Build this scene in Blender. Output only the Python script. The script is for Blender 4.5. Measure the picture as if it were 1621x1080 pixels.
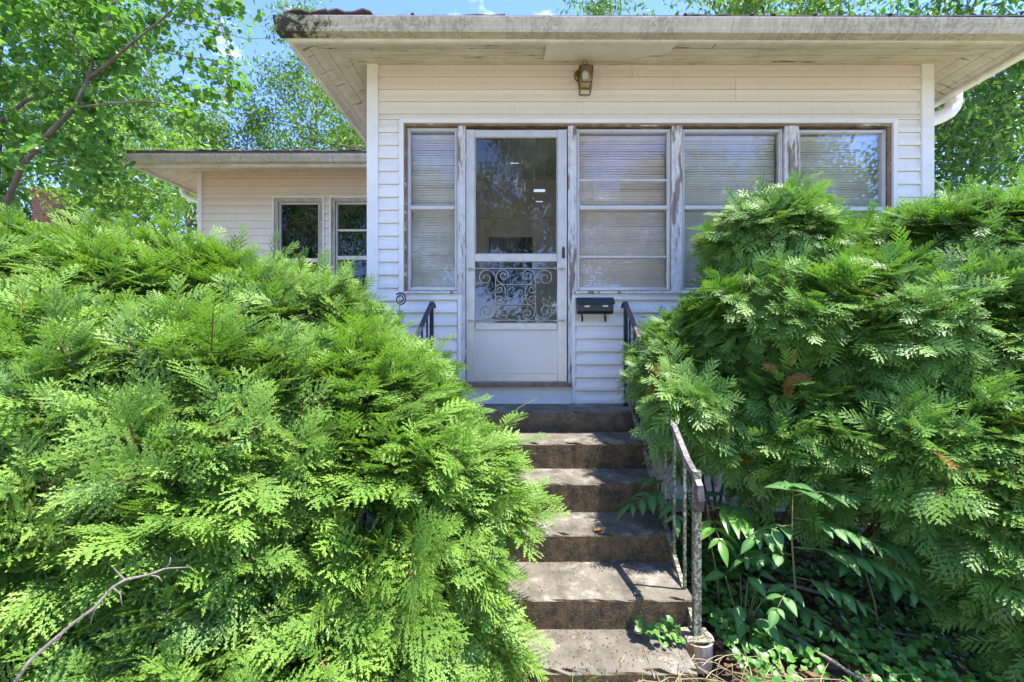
import bpy, math, random
import numpy as np
from mathutils import Vector, Matrix, Euler
random.seed(7)
for o in list(bpy.data.objects): bpy.data.objects.remove(o)
S = bpy.context.scene
C = S.collection
# ------------------------------------------------ camera, sky, sun, exposure
E = 1.36          # eye height above the ground
F = 690.0         # focal length in photo pixels
WY = 3.485        # the porch front wall
cam = bpy.data.cameras.new('camera'); co = bpy.data.objects.new('camera', cam); C.objects.link(co)
co.location = (0, 0, E); co.rotation_euler = (math.radians(90), 0, 0)
cam.sensor_width = 36; cam.lens = 36*F/1621; cam.shift_x = -9.5/1621; cam.shift_y = -2/1621
cam.clip_start = 0.02; cam.clip_end = 900
S.camera = co
TO_SUN = Vector((0.34, -0.06, 0.92)).normalized()
sun = bpy.data.lights.new('sun', 'SUN'); sun.energy = 3.0; sun.angle = math.radians(0.55); sun.color = (1.0, 0.95, 0.86)
so = bpy.data.objects.new('sun', sun); C.objects.link(so); so.location = (8, 0, 14)
so.rotation_euler = TO_SUN.to_track_quat('Z', 'Y').to_euler()
W = bpy.data.worlds.new('World'); S.world = W; W.use_nodes = True
wn = W.node_tree; wn.nodes.clear()
def wnode(t, **k):
    n = wn.nodes.new(t)
    for a, b in k.items(): setattr(n, a, b)
    return n
sky = wnode('ShaderNodeTexSky', sky_type='NISHITA', sun_disc=False)
sky.sun_elevation = math.asin(TO_SUN.z); sky.sun_rotation = math.atan2(TO_SUN.x, TO_SUN.y)
sky.air_density = 1.0; sky.dust_density = 0.2; sky.ozone_density = 5.0; sky.altitude = 2500
tc = wnode('ShaderNodeTexCoord'); mp = wnode('ShaderNodeMapping'); mp.inputs['Scale'].default_value = (1, 1, 2.2)
nz = wnode('ShaderNodeTexNoise'); nz.inputs['Scale'].default_value = 2.3; nz.inputs['Detail'].default_value = 7; nz.inputs['Roughness'].default_value = .55
rp = wnode('ShaderNodeValToRGB'); rp.color_ramp.elements[0].position = .57; rp.color_ramp.elements[1].position = .80
mx = wnode('ShaderNodeMixRGB'); mx.inputs['Color2'].default_value = (9.5, 9.8, 10.2, 1)
bg = wnode('ShaderNodeBackground'); bg.inputs['Strength'].default_value = 0.15; wo = wnode('ShaderNodeOutputWorld')
L = wn.links.new
L(tc.outputs['Generated'], mp.inputs[0]); L(mp.outputs[0], nz.inputs['Vector']); L(nz.outputs[0], rp.inputs[0])
L(rp.outputs[0], mx.inputs[0]); tn = wnode('ShaderNodeMixRGB', blend_type='MULTIPLY'); tn.inputs['Fac'].default_value = 1; tn.inputs['Color2'].default_value = (.70, .72, .95, 1)
L(sky.outputs[0], tn.inputs['Color1']); L(tn.outputs[0], mx.inputs['Color1']); L(mx.outputs[0], bg.inputs[0]); L(bg.outputs[0], wo.inputs[0])
S.view_settings.view_transform = 'Standard'; S.view_settings.look = 'None'; S.view_settings.gamma = 1
S.view_settings.exposure = 2.3; S.view_settings.use_curve_mapping = False

# ------------------------------------------------ helpers
def PX(px, Y=WY): return (px-820)*Y/F
def PZ(py, Y=WY): return E+(538-py)*Y/F
def clamp(a, b, c): return max(b, min(c, a))

class MB:
    def __init__(s): s.v = []; s.f = []; s.m = []; s.smooth = []
    def add(s, vs, fs, mi=0, sm=False):
        n = len(s.v); s.v += [tuple(p) for p in vs]
        for f in fs: s.f.append(tuple(i+n for i in f)); s.m.append(mi); s.smooth.append(sm)
    def box(s, a, b, mi=0, bev=0):
        x0, y0, z0 = (min(a[i], b[i]) for i in range(3)); x1, y1, z1 = (max(a[i], b[i]) for i in range(3))
        if bev <= 0:
            vs = [(x0,y0,z0),(x1,y0,z0),(x1,y1,z0),(x0,y1,z0),(x0,y0,z1),(x1,y0,z1),(x1,y1,z1),(x0,y1,z1)]
            s.add(vs, [(0,3,2,1),(4,5,6,7),(0,1,5,4),(1,2,6,5),(2,3,7,6),(3,0,4,7)], mi); return s
        b_ = min(bev, (x1-x0)/2.2, (y1-y0)/2.2, (z1-z0)/2.2)
        # chamfered box: each corner becomes three vertices
        vs = []; idx = {}
        for ix, (X, sx) in enumerate(((x0, 1), (x1, -1))):
            for iy, (Y, sy) in enumerate(((y0, 1), (y1, -1))):
                for iz, (Z, sz) in enumerate(((z0, 1), (z1, -1))):
                    idx[(ix,iy,iz,0)] = len(vs); vs.append((X, Y+sy*b_, Z+sz*b_))
                    idx[(ix,iy,iz,1)] = len(vs); vs.append((X+sx*b_, Y, Z+sz*b_))
                    idx[(ix,iy,iz,2)] = len(vs); vs.append((X+sx*b_, Y+sy*b_, Z))
        fs = []
        for i in (0, 1):
            q = [idx[(i,0,0,0)], idx[(i,1,0,0)], idx[(i,1,1,0)], idx[(i,0,1,0)]]; fs.append(q[::-1] if i == 0 else q)
            q = [idx[(0,i,0,1)], idx[(1,i,0,1)], idx[(1,i,1,1)], idx[(0,i,1,1)]]; fs.append(q if i == 0 else q[::-1])
            q = [idx[(0,0,i,2)], idx[(1,0,i,2)], idx[(1,1,i,2)], idx[(0,1,i,2)]]; fs.append(q[::-1] if i == 0 else q)
        for i in (0, 1):
            for j in (0, 1):
                fs.append([idx[(i,j,0,0)], idx[(i,j,1,0)], idx[(i,j,1,1)], idx[(i,j,0,1)]][::(1 if i == j else -1)])
                fs.append([idx[(i,0,j,0)], idx[(i,0,j,2)], idx[(i,1,j,2)], idx[(i,1,j,0)]][::(1 if i == j else -1)])
                fs.append([idx[(0,i,j,1)], idx[(1,i,j,1)], idx[(1,i,j,2)], idx[(0,i,j,2)]][::(1 if i == j else -1)])
                for k in (0, 1):
                    t = [idx[(i,j,k,0)], idx[(i,j,k,1)], idx[(i,j,k,2)]]; fs.append(t[::(1 if (i+j+k) % 2 == 0 else -1)])
        s.add(vs, fs, mi); return s
    def tube(s, pts, r, seg=8, mi=0, cap=True, ax=None):
        pts = [Vector(p) for p in pts]; n = len(pts)
        if not hasattr(r, '__len__'): r = [r]*n
        vs = []; prev = None
        for i, p in enumerate(pts):
            t = (pts[min(i+1, n-1)]-pts[max(i-1, 0)]).normalized()
            if prev is None:
                u = Vector((0, 0, 1)) if abs(t.z) < .9 else Vector((1, 0, 0)); u = (u-t*u.dot(t)).normalized()
            else:
                u = (prev-t*prev.dot(t)).normalized()
            prev = u; w = t.cross(u)
            for k in range(seg):
                a = 2*math.pi*k/seg; vs.append(p+(u*math.cos(a)+w*math.sin(a))*r[i])
        fs = [(i*seg+k, i*seg+(k+1) % seg, (i+1)*seg+(k+1) % seg, (i+1)*seg+k) for i in range(n-1) for k in range(seg)]
        if cap: fs += [tuple(range(seg))[::-1], tuple((n-1)*seg+k for k in range(seg))]
        s.add(vs, fs, mi, True); return s
    def prism(s, prof, a, b, mi=0):
        """prof: list of (u,v) extruded from point a to b; u is across (horizontal), v is up"""
        a = Vector(a); b = Vector(b); t = (b-a).normalized(); up = Vector((0, 0, 1)); u = up.cross(t).normalized()
        n = len(prof); vs = [p+u*q[0]+up*q[1] for p in (a, b) for q in prof]
        fs = [(i, (i+1) % n, n+(i+1) % n, n+i) for i in range(n)] + [tuple(range(n))[::-1], tuple(range(n, 2*n))]
        s.add(vs, fs, mi); return s
    def lathe(s, c, prof, seg=16, mi=0):
        vs = []
        for (r, z) in prof:
            for k in range(seg):
                a = 2*math.pi*k/seg; vs.append((c[0]+r*math.cos(a), c[1]+r*math.sin(a), c[2]+z))
        n = len(prof)
        fs = [(i*seg+k, i*seg+(k+1) % seg, (i+1)*seg+(k+1) % seg, (i+1)*seg+k) for i in range(n-1) for k in range(seg)]
        s.add(vs, fs, mi, True); return s
    def build(s, name, mats, parent=None, kind=None):
        me = bpy.data.meshes.new(name)
        me.from_pydata(s.v, [], s.f); 
        if not isinstance(mats, (list, tuple)): mats = [mats]
        for m in mats: me.materials.append(m)
        me.polygons.foreach_set('material_index', s.m); me.polygons.foreach_set('use_smooth', s.smooth); me.update()
        o = bpy.data.objects.new(name, me); C.objects.link(o)
        if parent:
            o.parent = parent
            off = root_off(parent)
            if off.length > 0:
                me.transform(Matrix.Translation(-off))
        if kind: o['kind'] = kind
        return o
def root_off(p):
    v = Vector((0, 0, 0))
    while p: v = v+Vector(p.location); p = p.parent
    return v
def thing(name, label, cat, loc=(0, 0, 0), group=None, kind=None):
    o = bpy.data.objects.new(name, None); C.objects.link(o); o.location = loc; o.empty_display_size = .1
    return tag(o, label, cat, group, kind)
def tag(o, label=None, cat=None, group=None, kind=None):
    if label: o['label'] = label
    if cat: o['category'] = cat
    if group: o['group'] = group
    if kind: o['kind'] = kind
    return o
def npmesh(name, V, Fq, mats, parent=None, mi=None, attrs=None, smooth=False):
    """V (n,3), Fq (m,k) constant-size faces"""
    V = np.asarray(V, np.float32); Fq = np.asarray(Fq, np.int32); k = Fq.shape[1]
    me = bpy.data.meshes.new(name); me.vertices.add(len(V)); me.vertices.foreach_set('co', V.ravel())
    me.loops.add(Fq.size); me.loops.foreach_set('vertex_index', Fq.ravel())
    me.polygons.add(len(Fq)); me.polygons.foreach_set('loop_start', np.arange(0, Fq.size, k, dtype=np.int32))
    me.polygons.foreach_set('loop_total', np.full(len(Fq), k, np.int32))
    if mi is not None: me.polygons.foreach_set('material_index', np.asarray(mi, np.int32))
    me.polygons.foreach_set('use_smooth', np.full(len(Fq), smooth))
    for m in (mats if isinstance(mats, (list, tuple)) else [mats]): me.materials.append(m)
    if attrs:
        for a, arr in attrs.items():
            at = me.attributes.new(a, 'FLOAT', 'POINT'); at.data.foreach_set('value', np.asarray(arr, np.float32))
    me.update(calc_edges=True)
    o = bpy.data.objects.new(name, me); C.objects.link(o)
    if parent: o.parent = parent
    return o

# ------------------------------------------------ materials
def new_mat(name):
    m = bpy.data.materials.new(name); m.use_nodes = True; nt = m.node_tree; nt.nodes.clear(); return m, nt
class N:
    def __init__(s, nt): s.nt = nt
    def __call__(s, t, ins=None, **k):
        n = s.nt.nodes.new(t)
        for a, b in k.items(): setattr(n, a, b)
        for a, b in (ins or {}).items():
            if isinstance(b, bpy.types.NodeSocket): s.nt.links.new(b, n.inputs[a])
            else: n.inputs[a].default_value = b
        return n
def c4(c): return (c[0], c[1], c[2], 1)
def noise(n, vec, scale, detail=5, rough=.6, dist=0):
    return n('ShaderNodeTexNoise', {'Vector': vec, 'Scale': scale, 'Detail': detail, 'Roughness': rough, 'Distortion': dist}).outputs[0]
def ramp(n, fac, p0, p1, c0=(0,0,0), c1=(1,1,1)):
    r = n('ShaderNodeValToRGB', {0: fac}); e = r.color_ramp.elements
    e[0].position = p0; e[1].position = p1; e[0].color = c4(c0); e[1].color = c4(c1); return r.outputs[0]
def mix(n, f, a, b, bt='MIX'):
    return n('ShaderNodeMixRGB', {'Fac': f, 'Color1': a if isinstance(a, bpy.types.NodeSocket) else c4(a), 'Color2': b if isinstance(b, bpy.types.NodeSocket) else c4(b)}, blend_type=bt).outputs[0]
def mth(n, op, a, b=0.0, c=None):
    x = n('ShaderNodeMath', {0: a, 1: b}, operation=op)
    if c is not None: x.inputs[2].default_value = c
    return x.outputs[0]
def mat(name, base, base2=None, scale=6, rough=.6, stains=(), bump=.1, bscale=60, metal=0, stretch=(1, 1, 1), spec=.5, perobj=.0):
    """stains: (colour, noise scale, ramp lo, ramp hi, strength, stretch)"""
    m, nt = new_mat(name); n = N(nt)
    pos = n('ShaderNodeNewGeometry').outputs['Position']
    vec = n('ShaderNodeMapping', {0: pos, 'Scale': stretch}).outputs[0]
    col = mix(n, ramp(n, noise(n, vec, scale), .35, .68), base, base2 or [c*.82 for c in base])
    if perobj:
        oi = n('ShaderNodeObjectInfo').outputs['Random']
        col = mix(n, mth(n, 'MULTIPLY', oi, perobj), col, (.12, .10, .08))
    for (c, sc, lo, hi, st, sx) in stains:
        v2 = n('ShaderNodeMapping', {0: pos, 'Scale': sx}).outputs[0]
        f = mth(n, 'MULTIPLY', ramp(n, noise(n, v2, sc, 9, .68), lo, hi), st)
        col = mix(n, f, col, c)
    bp = n('ShaderNodeBump', {'Strength': bump, 'Distance': .01, 'Height': noise(n, vec, bscale, 4)}).outputs[0]
    b = n('ShaderNodeBsdfPrincipled', {'Base Color': col, 'Roughness': rough, 'Metallic': metal, 'Normal': bp, 'Specular IOR Level': spec})
    n('ShaderNodeOutputMaterial', {0: b.outputs[0]}); return m
def leaf_mat(name, dark, light, tipc=None, trans=.35, rough=.45, inst=True, spec=.35, big=1.2):
    m, nt = new_mat(name); n = N(nt)
    pos = n('ShaderNodeNewGeometry').outputs['Position']
    if inst: r = n('ShaderNodeAttribute', attribute_name='rnd', attribute_type='INSTANCER').outputs['Fac']
    else: r = n('ShaderNodeAttribute', attribute_name='rnd', attribute_type='GEOMETRY').outputs['Fac']
    f = mth(n, 'ADD', mth(n, 'MULTIPLY', r, .65), mth(n, 'MULTIPLY', noise(n, pos, big, 3), .7))
    col = mix(n, ramp(n, f, .3, .95), dark, light)
    if tipc:
        t = n('ShaderNodeAttribute', attribute_name='tip', attribute_type='GEOMETRY').outputs['Fac']
        col = mix(n, mth(n, 'MULTIPLY', t, mth(n, 'ADD', mth(n, 'MULTIPLY', r, .5), .35)), col, tipc)
    # an occasional spray has died and gone rusty brown
    if inst:
        dead = mth(n, 'MULTIPLY', mth(n, 'GREATER_THAN', r, 1.5), .9)
        col = mix(n, dead, col, (.30, .12, .03))
    b = n('ShaderNodeBsdfPrincipled', {'Base Color': col, 'Roughness': rough, 'Specular IOR Level': spec})
    tr = n('ShaderNodeBsdfTranslucent', {'Color': mix(n, 1.0, col, (1.35, 1.5, .7), 'MULTIPLY')})
    ms = n('ShaderNodeMixShader', {0: trans, 1: b.outputs[0], 2: tr.outputs[0]})
    n('ShaderNodeOutputMaterial', {0: ms.outputs[0]}); return m

def siding_mat(name, base, base2, top_z, tint, course):
    m, nt = new_mat(name); n = N(nt)
    pos = n('ShaderNodeNewGeometry').outputs['Position']
    col = mix(n, ramp(n, noise(n, n('ShaderNodeMapping', {0: pos, 'Scale': (1.2, 1, 7)}).outputs[0], 3), .3, .7), base, base2)
    # tan tint under the eave, painted in for warm bounced light
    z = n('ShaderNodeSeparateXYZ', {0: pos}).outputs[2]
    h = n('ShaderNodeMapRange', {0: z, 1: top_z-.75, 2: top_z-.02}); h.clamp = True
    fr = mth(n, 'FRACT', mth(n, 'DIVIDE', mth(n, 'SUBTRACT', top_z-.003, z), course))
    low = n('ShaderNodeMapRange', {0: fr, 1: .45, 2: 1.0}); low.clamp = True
    col = mix(n, mth(n, 'MULTIPLY', mth(n, 'MULTIPLY', low.outputs[0], h.outputs[0]), .75), col, (.50, .39, .29))  # lap shadow painted along the lower edge of each upper course
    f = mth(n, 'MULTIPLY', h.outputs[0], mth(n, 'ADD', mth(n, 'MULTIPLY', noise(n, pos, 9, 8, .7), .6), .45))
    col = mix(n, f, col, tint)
    g = ramp(n, noise(n, pos, 26, 9, .75), .62, .80); col = mix(n, mth(n, 'MULTIPLY', g, .35), col, (.34, .27, .20))
    v = n('ShaderNodeMapping', {0: pos, 'Scale': (30, 30, 1.5)}).outputs[0]
    col = mix(n, mth(n, 'MULTIPLY', ramp(n, noise(n, v, 1.6, 6), .52, .8), .22), col, (.38, .34, .28))
    oi = n('ShaderNodeObjectInfo').outputs['Random']; col = mix(n, mth(n, 'MULTIPLY', oi, .12), col, (.45, .40, .33))
    bp = n('ShaderNodeBump', {'Strength': .12, 'Distance': .004, 'Height': noise(n, n('ShaderNodeMapping', {0: pos, 'Scale': (4, 4, 60)}).outputs[0], 9, 4)}).outputs[0]
    b = n('ShaderNodeBsdfPrincipled', {'Base Color': col, 'Roughness': .48, 'Normal': bp, 'Specular IOR Level': .4}); n('ShaderNodeOutputMaterial', {0: b.outputs[0]}); return m
ONE = (1, 1, 1)
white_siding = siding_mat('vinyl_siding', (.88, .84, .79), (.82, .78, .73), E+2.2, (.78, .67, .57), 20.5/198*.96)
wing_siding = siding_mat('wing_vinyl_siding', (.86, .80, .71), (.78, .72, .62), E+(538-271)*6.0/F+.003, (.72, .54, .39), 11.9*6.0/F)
white_trim = mat('white_trim', (.84, .81, .77), (.76, .72, .67), 4, .5, [((.36, .30, .22), 30, .60, .78, .55, (1, 1, .3))], .08)
alum = mat('aluminium_frame', (.66, .61, .55), (.57, .53, .47), 12, .38, [((.30, .28, .25), 40, .55, .75, .4, (1, 1, .25))], .05, metal=.35)
alum_panel = mat('aluminium_panel', (.67, .63, .585), (.61, .57, .535), 3, .4, [((.60, .55, .58), 2, .5, .8, .4, ONE), ((.35, .33, .3), 60, .66, .8, .3, (.3, 1, 3))], .04, metal=.25)
peel = mat('peeling_wood', (.70, .69, .66), (.55, .53, .49), 18, .75, [((.20, .13, .09), 16, .53, .58, .9, (1, 1, .16)), ((.42, .36, .30), 50, .55, .7, .6, (1, 1, .3))], .7, 40)
rotten = mat('bare_brown_wood', (.30, .20, .14), (.16, .10, .07), 14, .85, [((.62, .58, .52), 22, .56, .62, .8, (.25, 1, 1))], .6, 50)
brownframe = mat('weathered_casing', (.50, .46, .39), (.36, .32, .26), 20, .7, [((.22, .16, .11), 14, .55, .62, .7, (1, 1, .2))], .5)
soffit_m = mat('soffit_paint', (.76, .68, .55), (.66, .58, .45), 5, .65, [((.17, .10, .055), 9, .595, .61, .95, (.35, 3.2, 1)), ((.34, .29, .2), 16, .52, .7, .5, (.25, 2, 1)), ((.38, .37, .26), 3, .45, .75, .55, (1, 1, 1)), ((.30, .28, .2), 60, .62, .75, .35, (.15, 1, 1))], .5, 60, perobj=.16)
soffit_panel_m = mat('soffit_patch_panel', (.72, .67, .56), (.64, .60, .49), 3, .5, [((.30, .27, .2), 40, .66, .76, .5, ONE)], .05, 8)
fascia_m = mat('fascia_paint', (.72, .68, .58), (.60, .56, .45), 5, .55, [((.30, .27, .19), 20, .5, .75, .6, (.5, .5, 3)), ((.33, .36, .20), 2.5, .52, .8, .5, ONE)], .25)
def gutter_mat():
    m, nt = new_mat('grimy_gutter'); n = N(nt)
    pos = n('ShaderNodeNewGeometry').outputs['Position']
    col = mix(n, ramp(n, noise(n, pos, 14, 6), .3, .7), (.60, .54, .44), (.44, .39, .30))
    s1 = ramp(n, noise(n, pos, 42, 12, .85), .48, .54); s2 = ramp(n, noise(n, pos, 4, 6), .36, .58)
    col = mix(n, mth(n, 'MULTIPLY', mth(n, 'MULTIPLY', s1, s2), .62), col, (.19, .155, .115))
    v = n('ShaderNodeMapping', {0: pos, 'Scale': (22, 1, 2)}).outputs[0]
    col = mix(n, mth(n, 'MULTIPLY', ramp(n, noise(n, v, 1.5, 6, .7), .5, .72), .55), col, (.21, .18, .13))
    x = n('ShaderNodeSeparateXYZ', {0: pos}).outputs[0]
    mr = n('ShaderNodeMapRange', {0: x, 1: -1.0, 2: -1.72}); mr.clamp = True
    yy = n('ShaderNodeSeparateXYZ', {0: pos}).outputs[1]; near = mth(n, 'LESS_THAN', yy, 4.0)
    k = mth(n, 'ADD', mth(n, 'MULTIPLY', mth(n, 'MULTIPLY', mr.outputs[0], near), .30), noise(n, pos, 19, 10, .8))
    col = mix(n, mth(n, 'MULTIPLY', ramp(n, k, .60, .68), .8), col, (.17, .17, .05))
    col = mix(n, ramp(n, k, .67, .71), col, (.022, .02, .010))
    bp = n('ShaderNodeBump', {'Strength': .4, 'Distance': .004, 'Height': noise(n, pos, 90, 5)}).outputs[0]
    b = n('ShaderNodeBsdfPrincipled', {'Base Color': col, 'Roughness': .6, 'Normal': bp}); n('ShaderNodeOutputMaterial', {0: b.outputs[0]}); return m
gutter_m = gutter_mat()
shingle_m = mat('asphalt_shingle', (.12, .095, .09), (.07, .06, .06), 30, .9, [((.25, .22, .2), 120, .55, .7, .5, ONE)], .8, 200)
shingle_light = mat('sun_bleached_shingle', (.30, .29, .30), (.20, .19, .2), 30, .7, [], .8, 200)
brass = mat('tarnished_brass', (.36, .22, .07), (.20, .12, .04), 40, .38, [((.10, .06, .03), 60, .5, .7, .7, ONE)], .2, 80, metal=.75)
black_metal = mat('black_painted_iron', (.020, .024, .035), (.03, .033, .045), 20, .35, [((.16, .11, .07), 60, .62, .72, .5, ONE)], .15)
lichen_metal = mat('lichen_covered_iron', (.11, .085, .065), (.06, .05, .045), 40, .8, [((.35, .40, .27), 60, .48, .56, .85, ONE), ((.14, .17, .05), 30, .56, .66, .8, ONE), ((.22, .10, .05), 22, .58, .68, .7, ONE)], .8, 90)
rust_rail = mat('rusting_handrail', (.06, .055, .075), (.03, .03, .04), 18, .42, [((.23, .11, .055), 24, .50, .62, .8, ONE), ((.5, .5, .52), 14, .63, .7, .5, ONE)], .4, 60)
black_plastic = mat('black_mailbox_paint', (.012, .013, .016), (.02, .021, .024), 20, .3, [((.12, .12, .12), 50, .64, .72, .5, ONE)], .1)
int_wall = mat('porch_inner_wall', (.80, .72, .60), (.74, .66, .54), 3, .7, [], .05)
int_ceil = mat('porch_ceiling_wood', (.62, .60, .50), (.54, .52, .43), 6, .7, [], .1, perobj=.2)
int_door = mat('inner_door_paint', (.82, .74, .64), (.76, .68, .58), 3, .5, [], .05)
blind_m = mat('blind_slat', (.84, .79, .69), (.78, .73, .63), 3, .5, [], 0)
blind_tan = mat('tan_blind_slat', (.86, .74, .62), (.80, .68, .56), 3, .5, [], 0)
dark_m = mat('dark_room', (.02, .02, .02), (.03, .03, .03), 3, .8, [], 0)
grille_m = mat('cream_scroll_iron', (.50, .47, .38), (.40, .37, .29), 30, .4, [], .05)
sticker_m = mat('paper_sticker', (.85, .85, .83), (.8, .8, .78), 3, .6, [], 0)
bark_m = mat('grey_brown_bark', (.17, .125, .095), (.10, .075, .06), 20, .9, [((.30, .27, .23), 30, .55, .7, .5, (1, 1, .3))], .9, 60, stretch=(1, 1, .25))
twig_m = mat('red_brown_twig', (.13, .055, .022), (.08, .04, .018), 30, .85, [], .5, 80)
grey_twig = mat('weathered_grey_twig', (.22, .19, .165), (.13, .105, .085), 30, .85, [((.12, .09, .07), 60, .55, .65, .6, ONE)], .5, 80)
soil_m = mat('soil', (.085, .058, .040), (.045, .030, .021), 8, .95, [((.14, .085, .045), 40, .50, .66, .8, ONE), ((.03, .05, .015), 6, .5, .7, .7, ONE)], 1.0, 60)
lawn_m = mat('lawn_ground', (.26, .235, .13), (.19, .175, .09), 8, .95, [((.14, .085, .045), 40, .55, .66, .6, ONE)], 1.0, 60)
brick_m = mat('red_brick', (.30, .10, .06), (.22, .075, .05), 20, .85, [((.40, .32, .28), 60, .6, .7, .5, ONE)], .5, perobj=.5)
mortar_m = mat('mortar', (.42, .38, .34), (.33, .3, .27), 20, .9, [], .5)
def concrete_mat(name):
    m, nt = new_mat(name); n = N(nt)
    g = n('ShaderNodeNewGeometry'); pos = g.outputs['Position']
    col = mix(n, ramp(n, noise(n, pos, 7, 8, .65), .32, .66), (.18, .16, .125), (.085, .076, .056))
    col = mix(n, mth(n, 'MULTIPLY', ramp(n, noise(n, pos, 4.5, 9, .72), .52, .66), .7), col, (.37, .345, .295))
    col = mix(n, mth(n, 'MULTIPLY', ramp(n, noise(n, pos, 160, 4, .7), .55, .68), .5), col, (.10, .08, .065))
    col = mix(n, mth(n, 'MULTIPLY', ramp(n, noise(n, pos, 5.5, 8, .72), .50, .60), .62), col, (.055, .043, .032))
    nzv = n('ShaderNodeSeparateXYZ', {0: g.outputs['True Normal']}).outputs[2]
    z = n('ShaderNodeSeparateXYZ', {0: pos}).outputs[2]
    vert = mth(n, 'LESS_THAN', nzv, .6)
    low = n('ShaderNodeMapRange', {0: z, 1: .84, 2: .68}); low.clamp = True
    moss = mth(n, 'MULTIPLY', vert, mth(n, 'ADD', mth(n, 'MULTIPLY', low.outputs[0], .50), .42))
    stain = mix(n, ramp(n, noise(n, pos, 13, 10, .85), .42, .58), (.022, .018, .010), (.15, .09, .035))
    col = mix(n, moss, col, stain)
    sp = ramp(n, noise(n, pos, 95, 6, .85), .57, .64); col = mix(n, mth(n, 'MULTIPLY', sp, mth(n, 'MULTIPLY', vert, .6)), col, (.26, .20, .10))
    gr = ramp(n, noise(n, pos, 5, 5, .7), .57, .72); col = mix(n, mth(n, 'MULTIPLY', gr, mth(n, 'MULTIPLY', vert, .55)), col, (.06, .08, .02))
    wv = n('ShaderNodeTexVoronoi', {'Vector': n('ShaderNodeVectorMath', {0: pos, 1: n('ShaderNodeTexNoise', {'Vector': pos, 'Scale': 9}).outputs['Color']}, operation='ADD').outputs[0], 'Scale': 2.1}, feature='DISTANCE_TO_EDGE').outputs[0]
    cr = mth(n, 'MULTIPLY', mth(n, 'LESS_THAN', wv, .006), ramp(n, noise(n, pos, 3, 2), .5, .6)); col = mix(n, mth(n, 'MULTIPLY', cr, .85), col, (.03, .025, .02))
    bp = n('ShaderNodeBump', {'Strength': .7, 'Distance': .006, 'Height': mth(n, 'ADD', noise(n, pos, 120, 5), noise(n, pos, 22, 5))}).outputs[0]
    b = n('ShaderNodeBsdfPrincipled', {'Base Color': col, 'Roughness': .8, 'Normal': bp}); n('ShaderNodeOutputMaterial', {0: b.outputs[0]}); return m
concrete = concrete_mat('stained_concrete')
def glass_mat(name, refl, tint=(1, 1, 1), streak=.0):
    m, nt = new_mat(name); n = N(nt)
    pos = n('ShaderNodeNewGeometry').outputs['Position']
    fr = n('ShaderNodeFresnel', {0: 1.5}).outputs[0]
    fac = mth(n, 'ADD', mth(n, 'MULTIPLY', fr, .75), refl)
    bp = n('ShaderNodeBump', {'Strength': .012, 'Distance': .02, 'Height': noise(n, pos, 1.3, 1)}).outputs[0]
    gl = n('ShaderNodeBsdfGlossy', {'Color': (1, 1, 1, 1), 'Roughness': .015, 'Normal': bp})
    tr = n('ShaderNodeBsdfTransparent', {'Color': c4(tint)})
    ms = n('ShaderNodeMixShader', {0: fac, 1: tr.outputs[0], 2: gl.outputs[0]})
    dust = n('ShaderNodeBsdfDiffuse', {'Color': (.5, .48, .44, 1)})
    d = mth(n, 'ADD', mth(n, 'MULTIPLY', ramp(n, noise(n, pos, 5, 9, .75), .40, .75), .10), mth(n, 'MULTIPLY', ramp(n, noise(n, pos, 150, 4, .8), .68, .74), .35))
    m2 = n('ShaderNodeMixShader', {0: d, 1: ms.outputs[0], 2: dust.outputs[0]})
    n('ShaderNodeOutputMaterial', {0: m2.outputs[0]}); return m
glass = glass_mat('window_glass', .008)
glass_dark = glass_mat('dark_window_glass', .02, (.5, .55, .52))
lamp_glass = glass_mat('lantern_glass', .04)
cedar = leaf_mat('arborvitae_scale_leaf', (.030, .105, .018), (.115, .25, .034), (.32, .46, .08), .28, .5, True, .32)
cedar_dark = leaf_mat('arborvitae_scale_leaf_cool', (.030, .115, .024), (.11, .26, .042), (.29, .44, .09), .28, .45, True, .4)
redbud = leaf_mat('round_tree_leaf', (.055, .16, .02), (.15, .29, .05), None, .45, .38, False, .45)
bgleaf = leaf_mat('far_tree_leaf', (.05, .115, .018), (.17, .28, .04), None, .36, .45, False, .4)
bgleaf_cool = leaf_mat('far_dark_leaf', (.035, .10, .02), (.115, .235, .04), None, .32, .42, False, .45)
bgleaf_bright = leaf_mat('far_bright_leaf', (.09, .20, .025), (.21, .34, .05), None, .4, .45, False, .4)
plant_m = leaf_mat('seedling_leaf', (.035, .12, .025), (.06, .17, .034), (.15, .30, .10), .25, .5, False, .3)
plant_light = leaf_mat('young_seedling_leaf', (.09, .24, .03), (.15, .33, .05), None, .35, .35, False, .5)
cover_m = leaf_mat('creeping_leaf', (.05, .16, .025), (.14, .33, .05), None, .3, .4, False, .5)
straw_m = mat('dry_straw', (.25, .20, .115), (.15, .115, .06), 10, .8, [], .2)
litter_m = mat('dead_leaf', (.17, .075, .035), (.09, .045, .025), 12, .8, [], .3, perobj=.2)
orange_m = mat('orange_dead_leaf', (.50, .22, .06), (.36, .14, .04), 12, .7, [], .2)
green_stem = mat('green_stem', (.12, .16, .05), (.16, .12, .05), 12, .6, [], .1)
enamel = mat('rusty_white_enamel', (.78, .75, .70), (.68, .65, .60), 6, .35, [((.35, .13, .03), 11, .44, .58, .9, (1, 1, .4))], .2)

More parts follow.
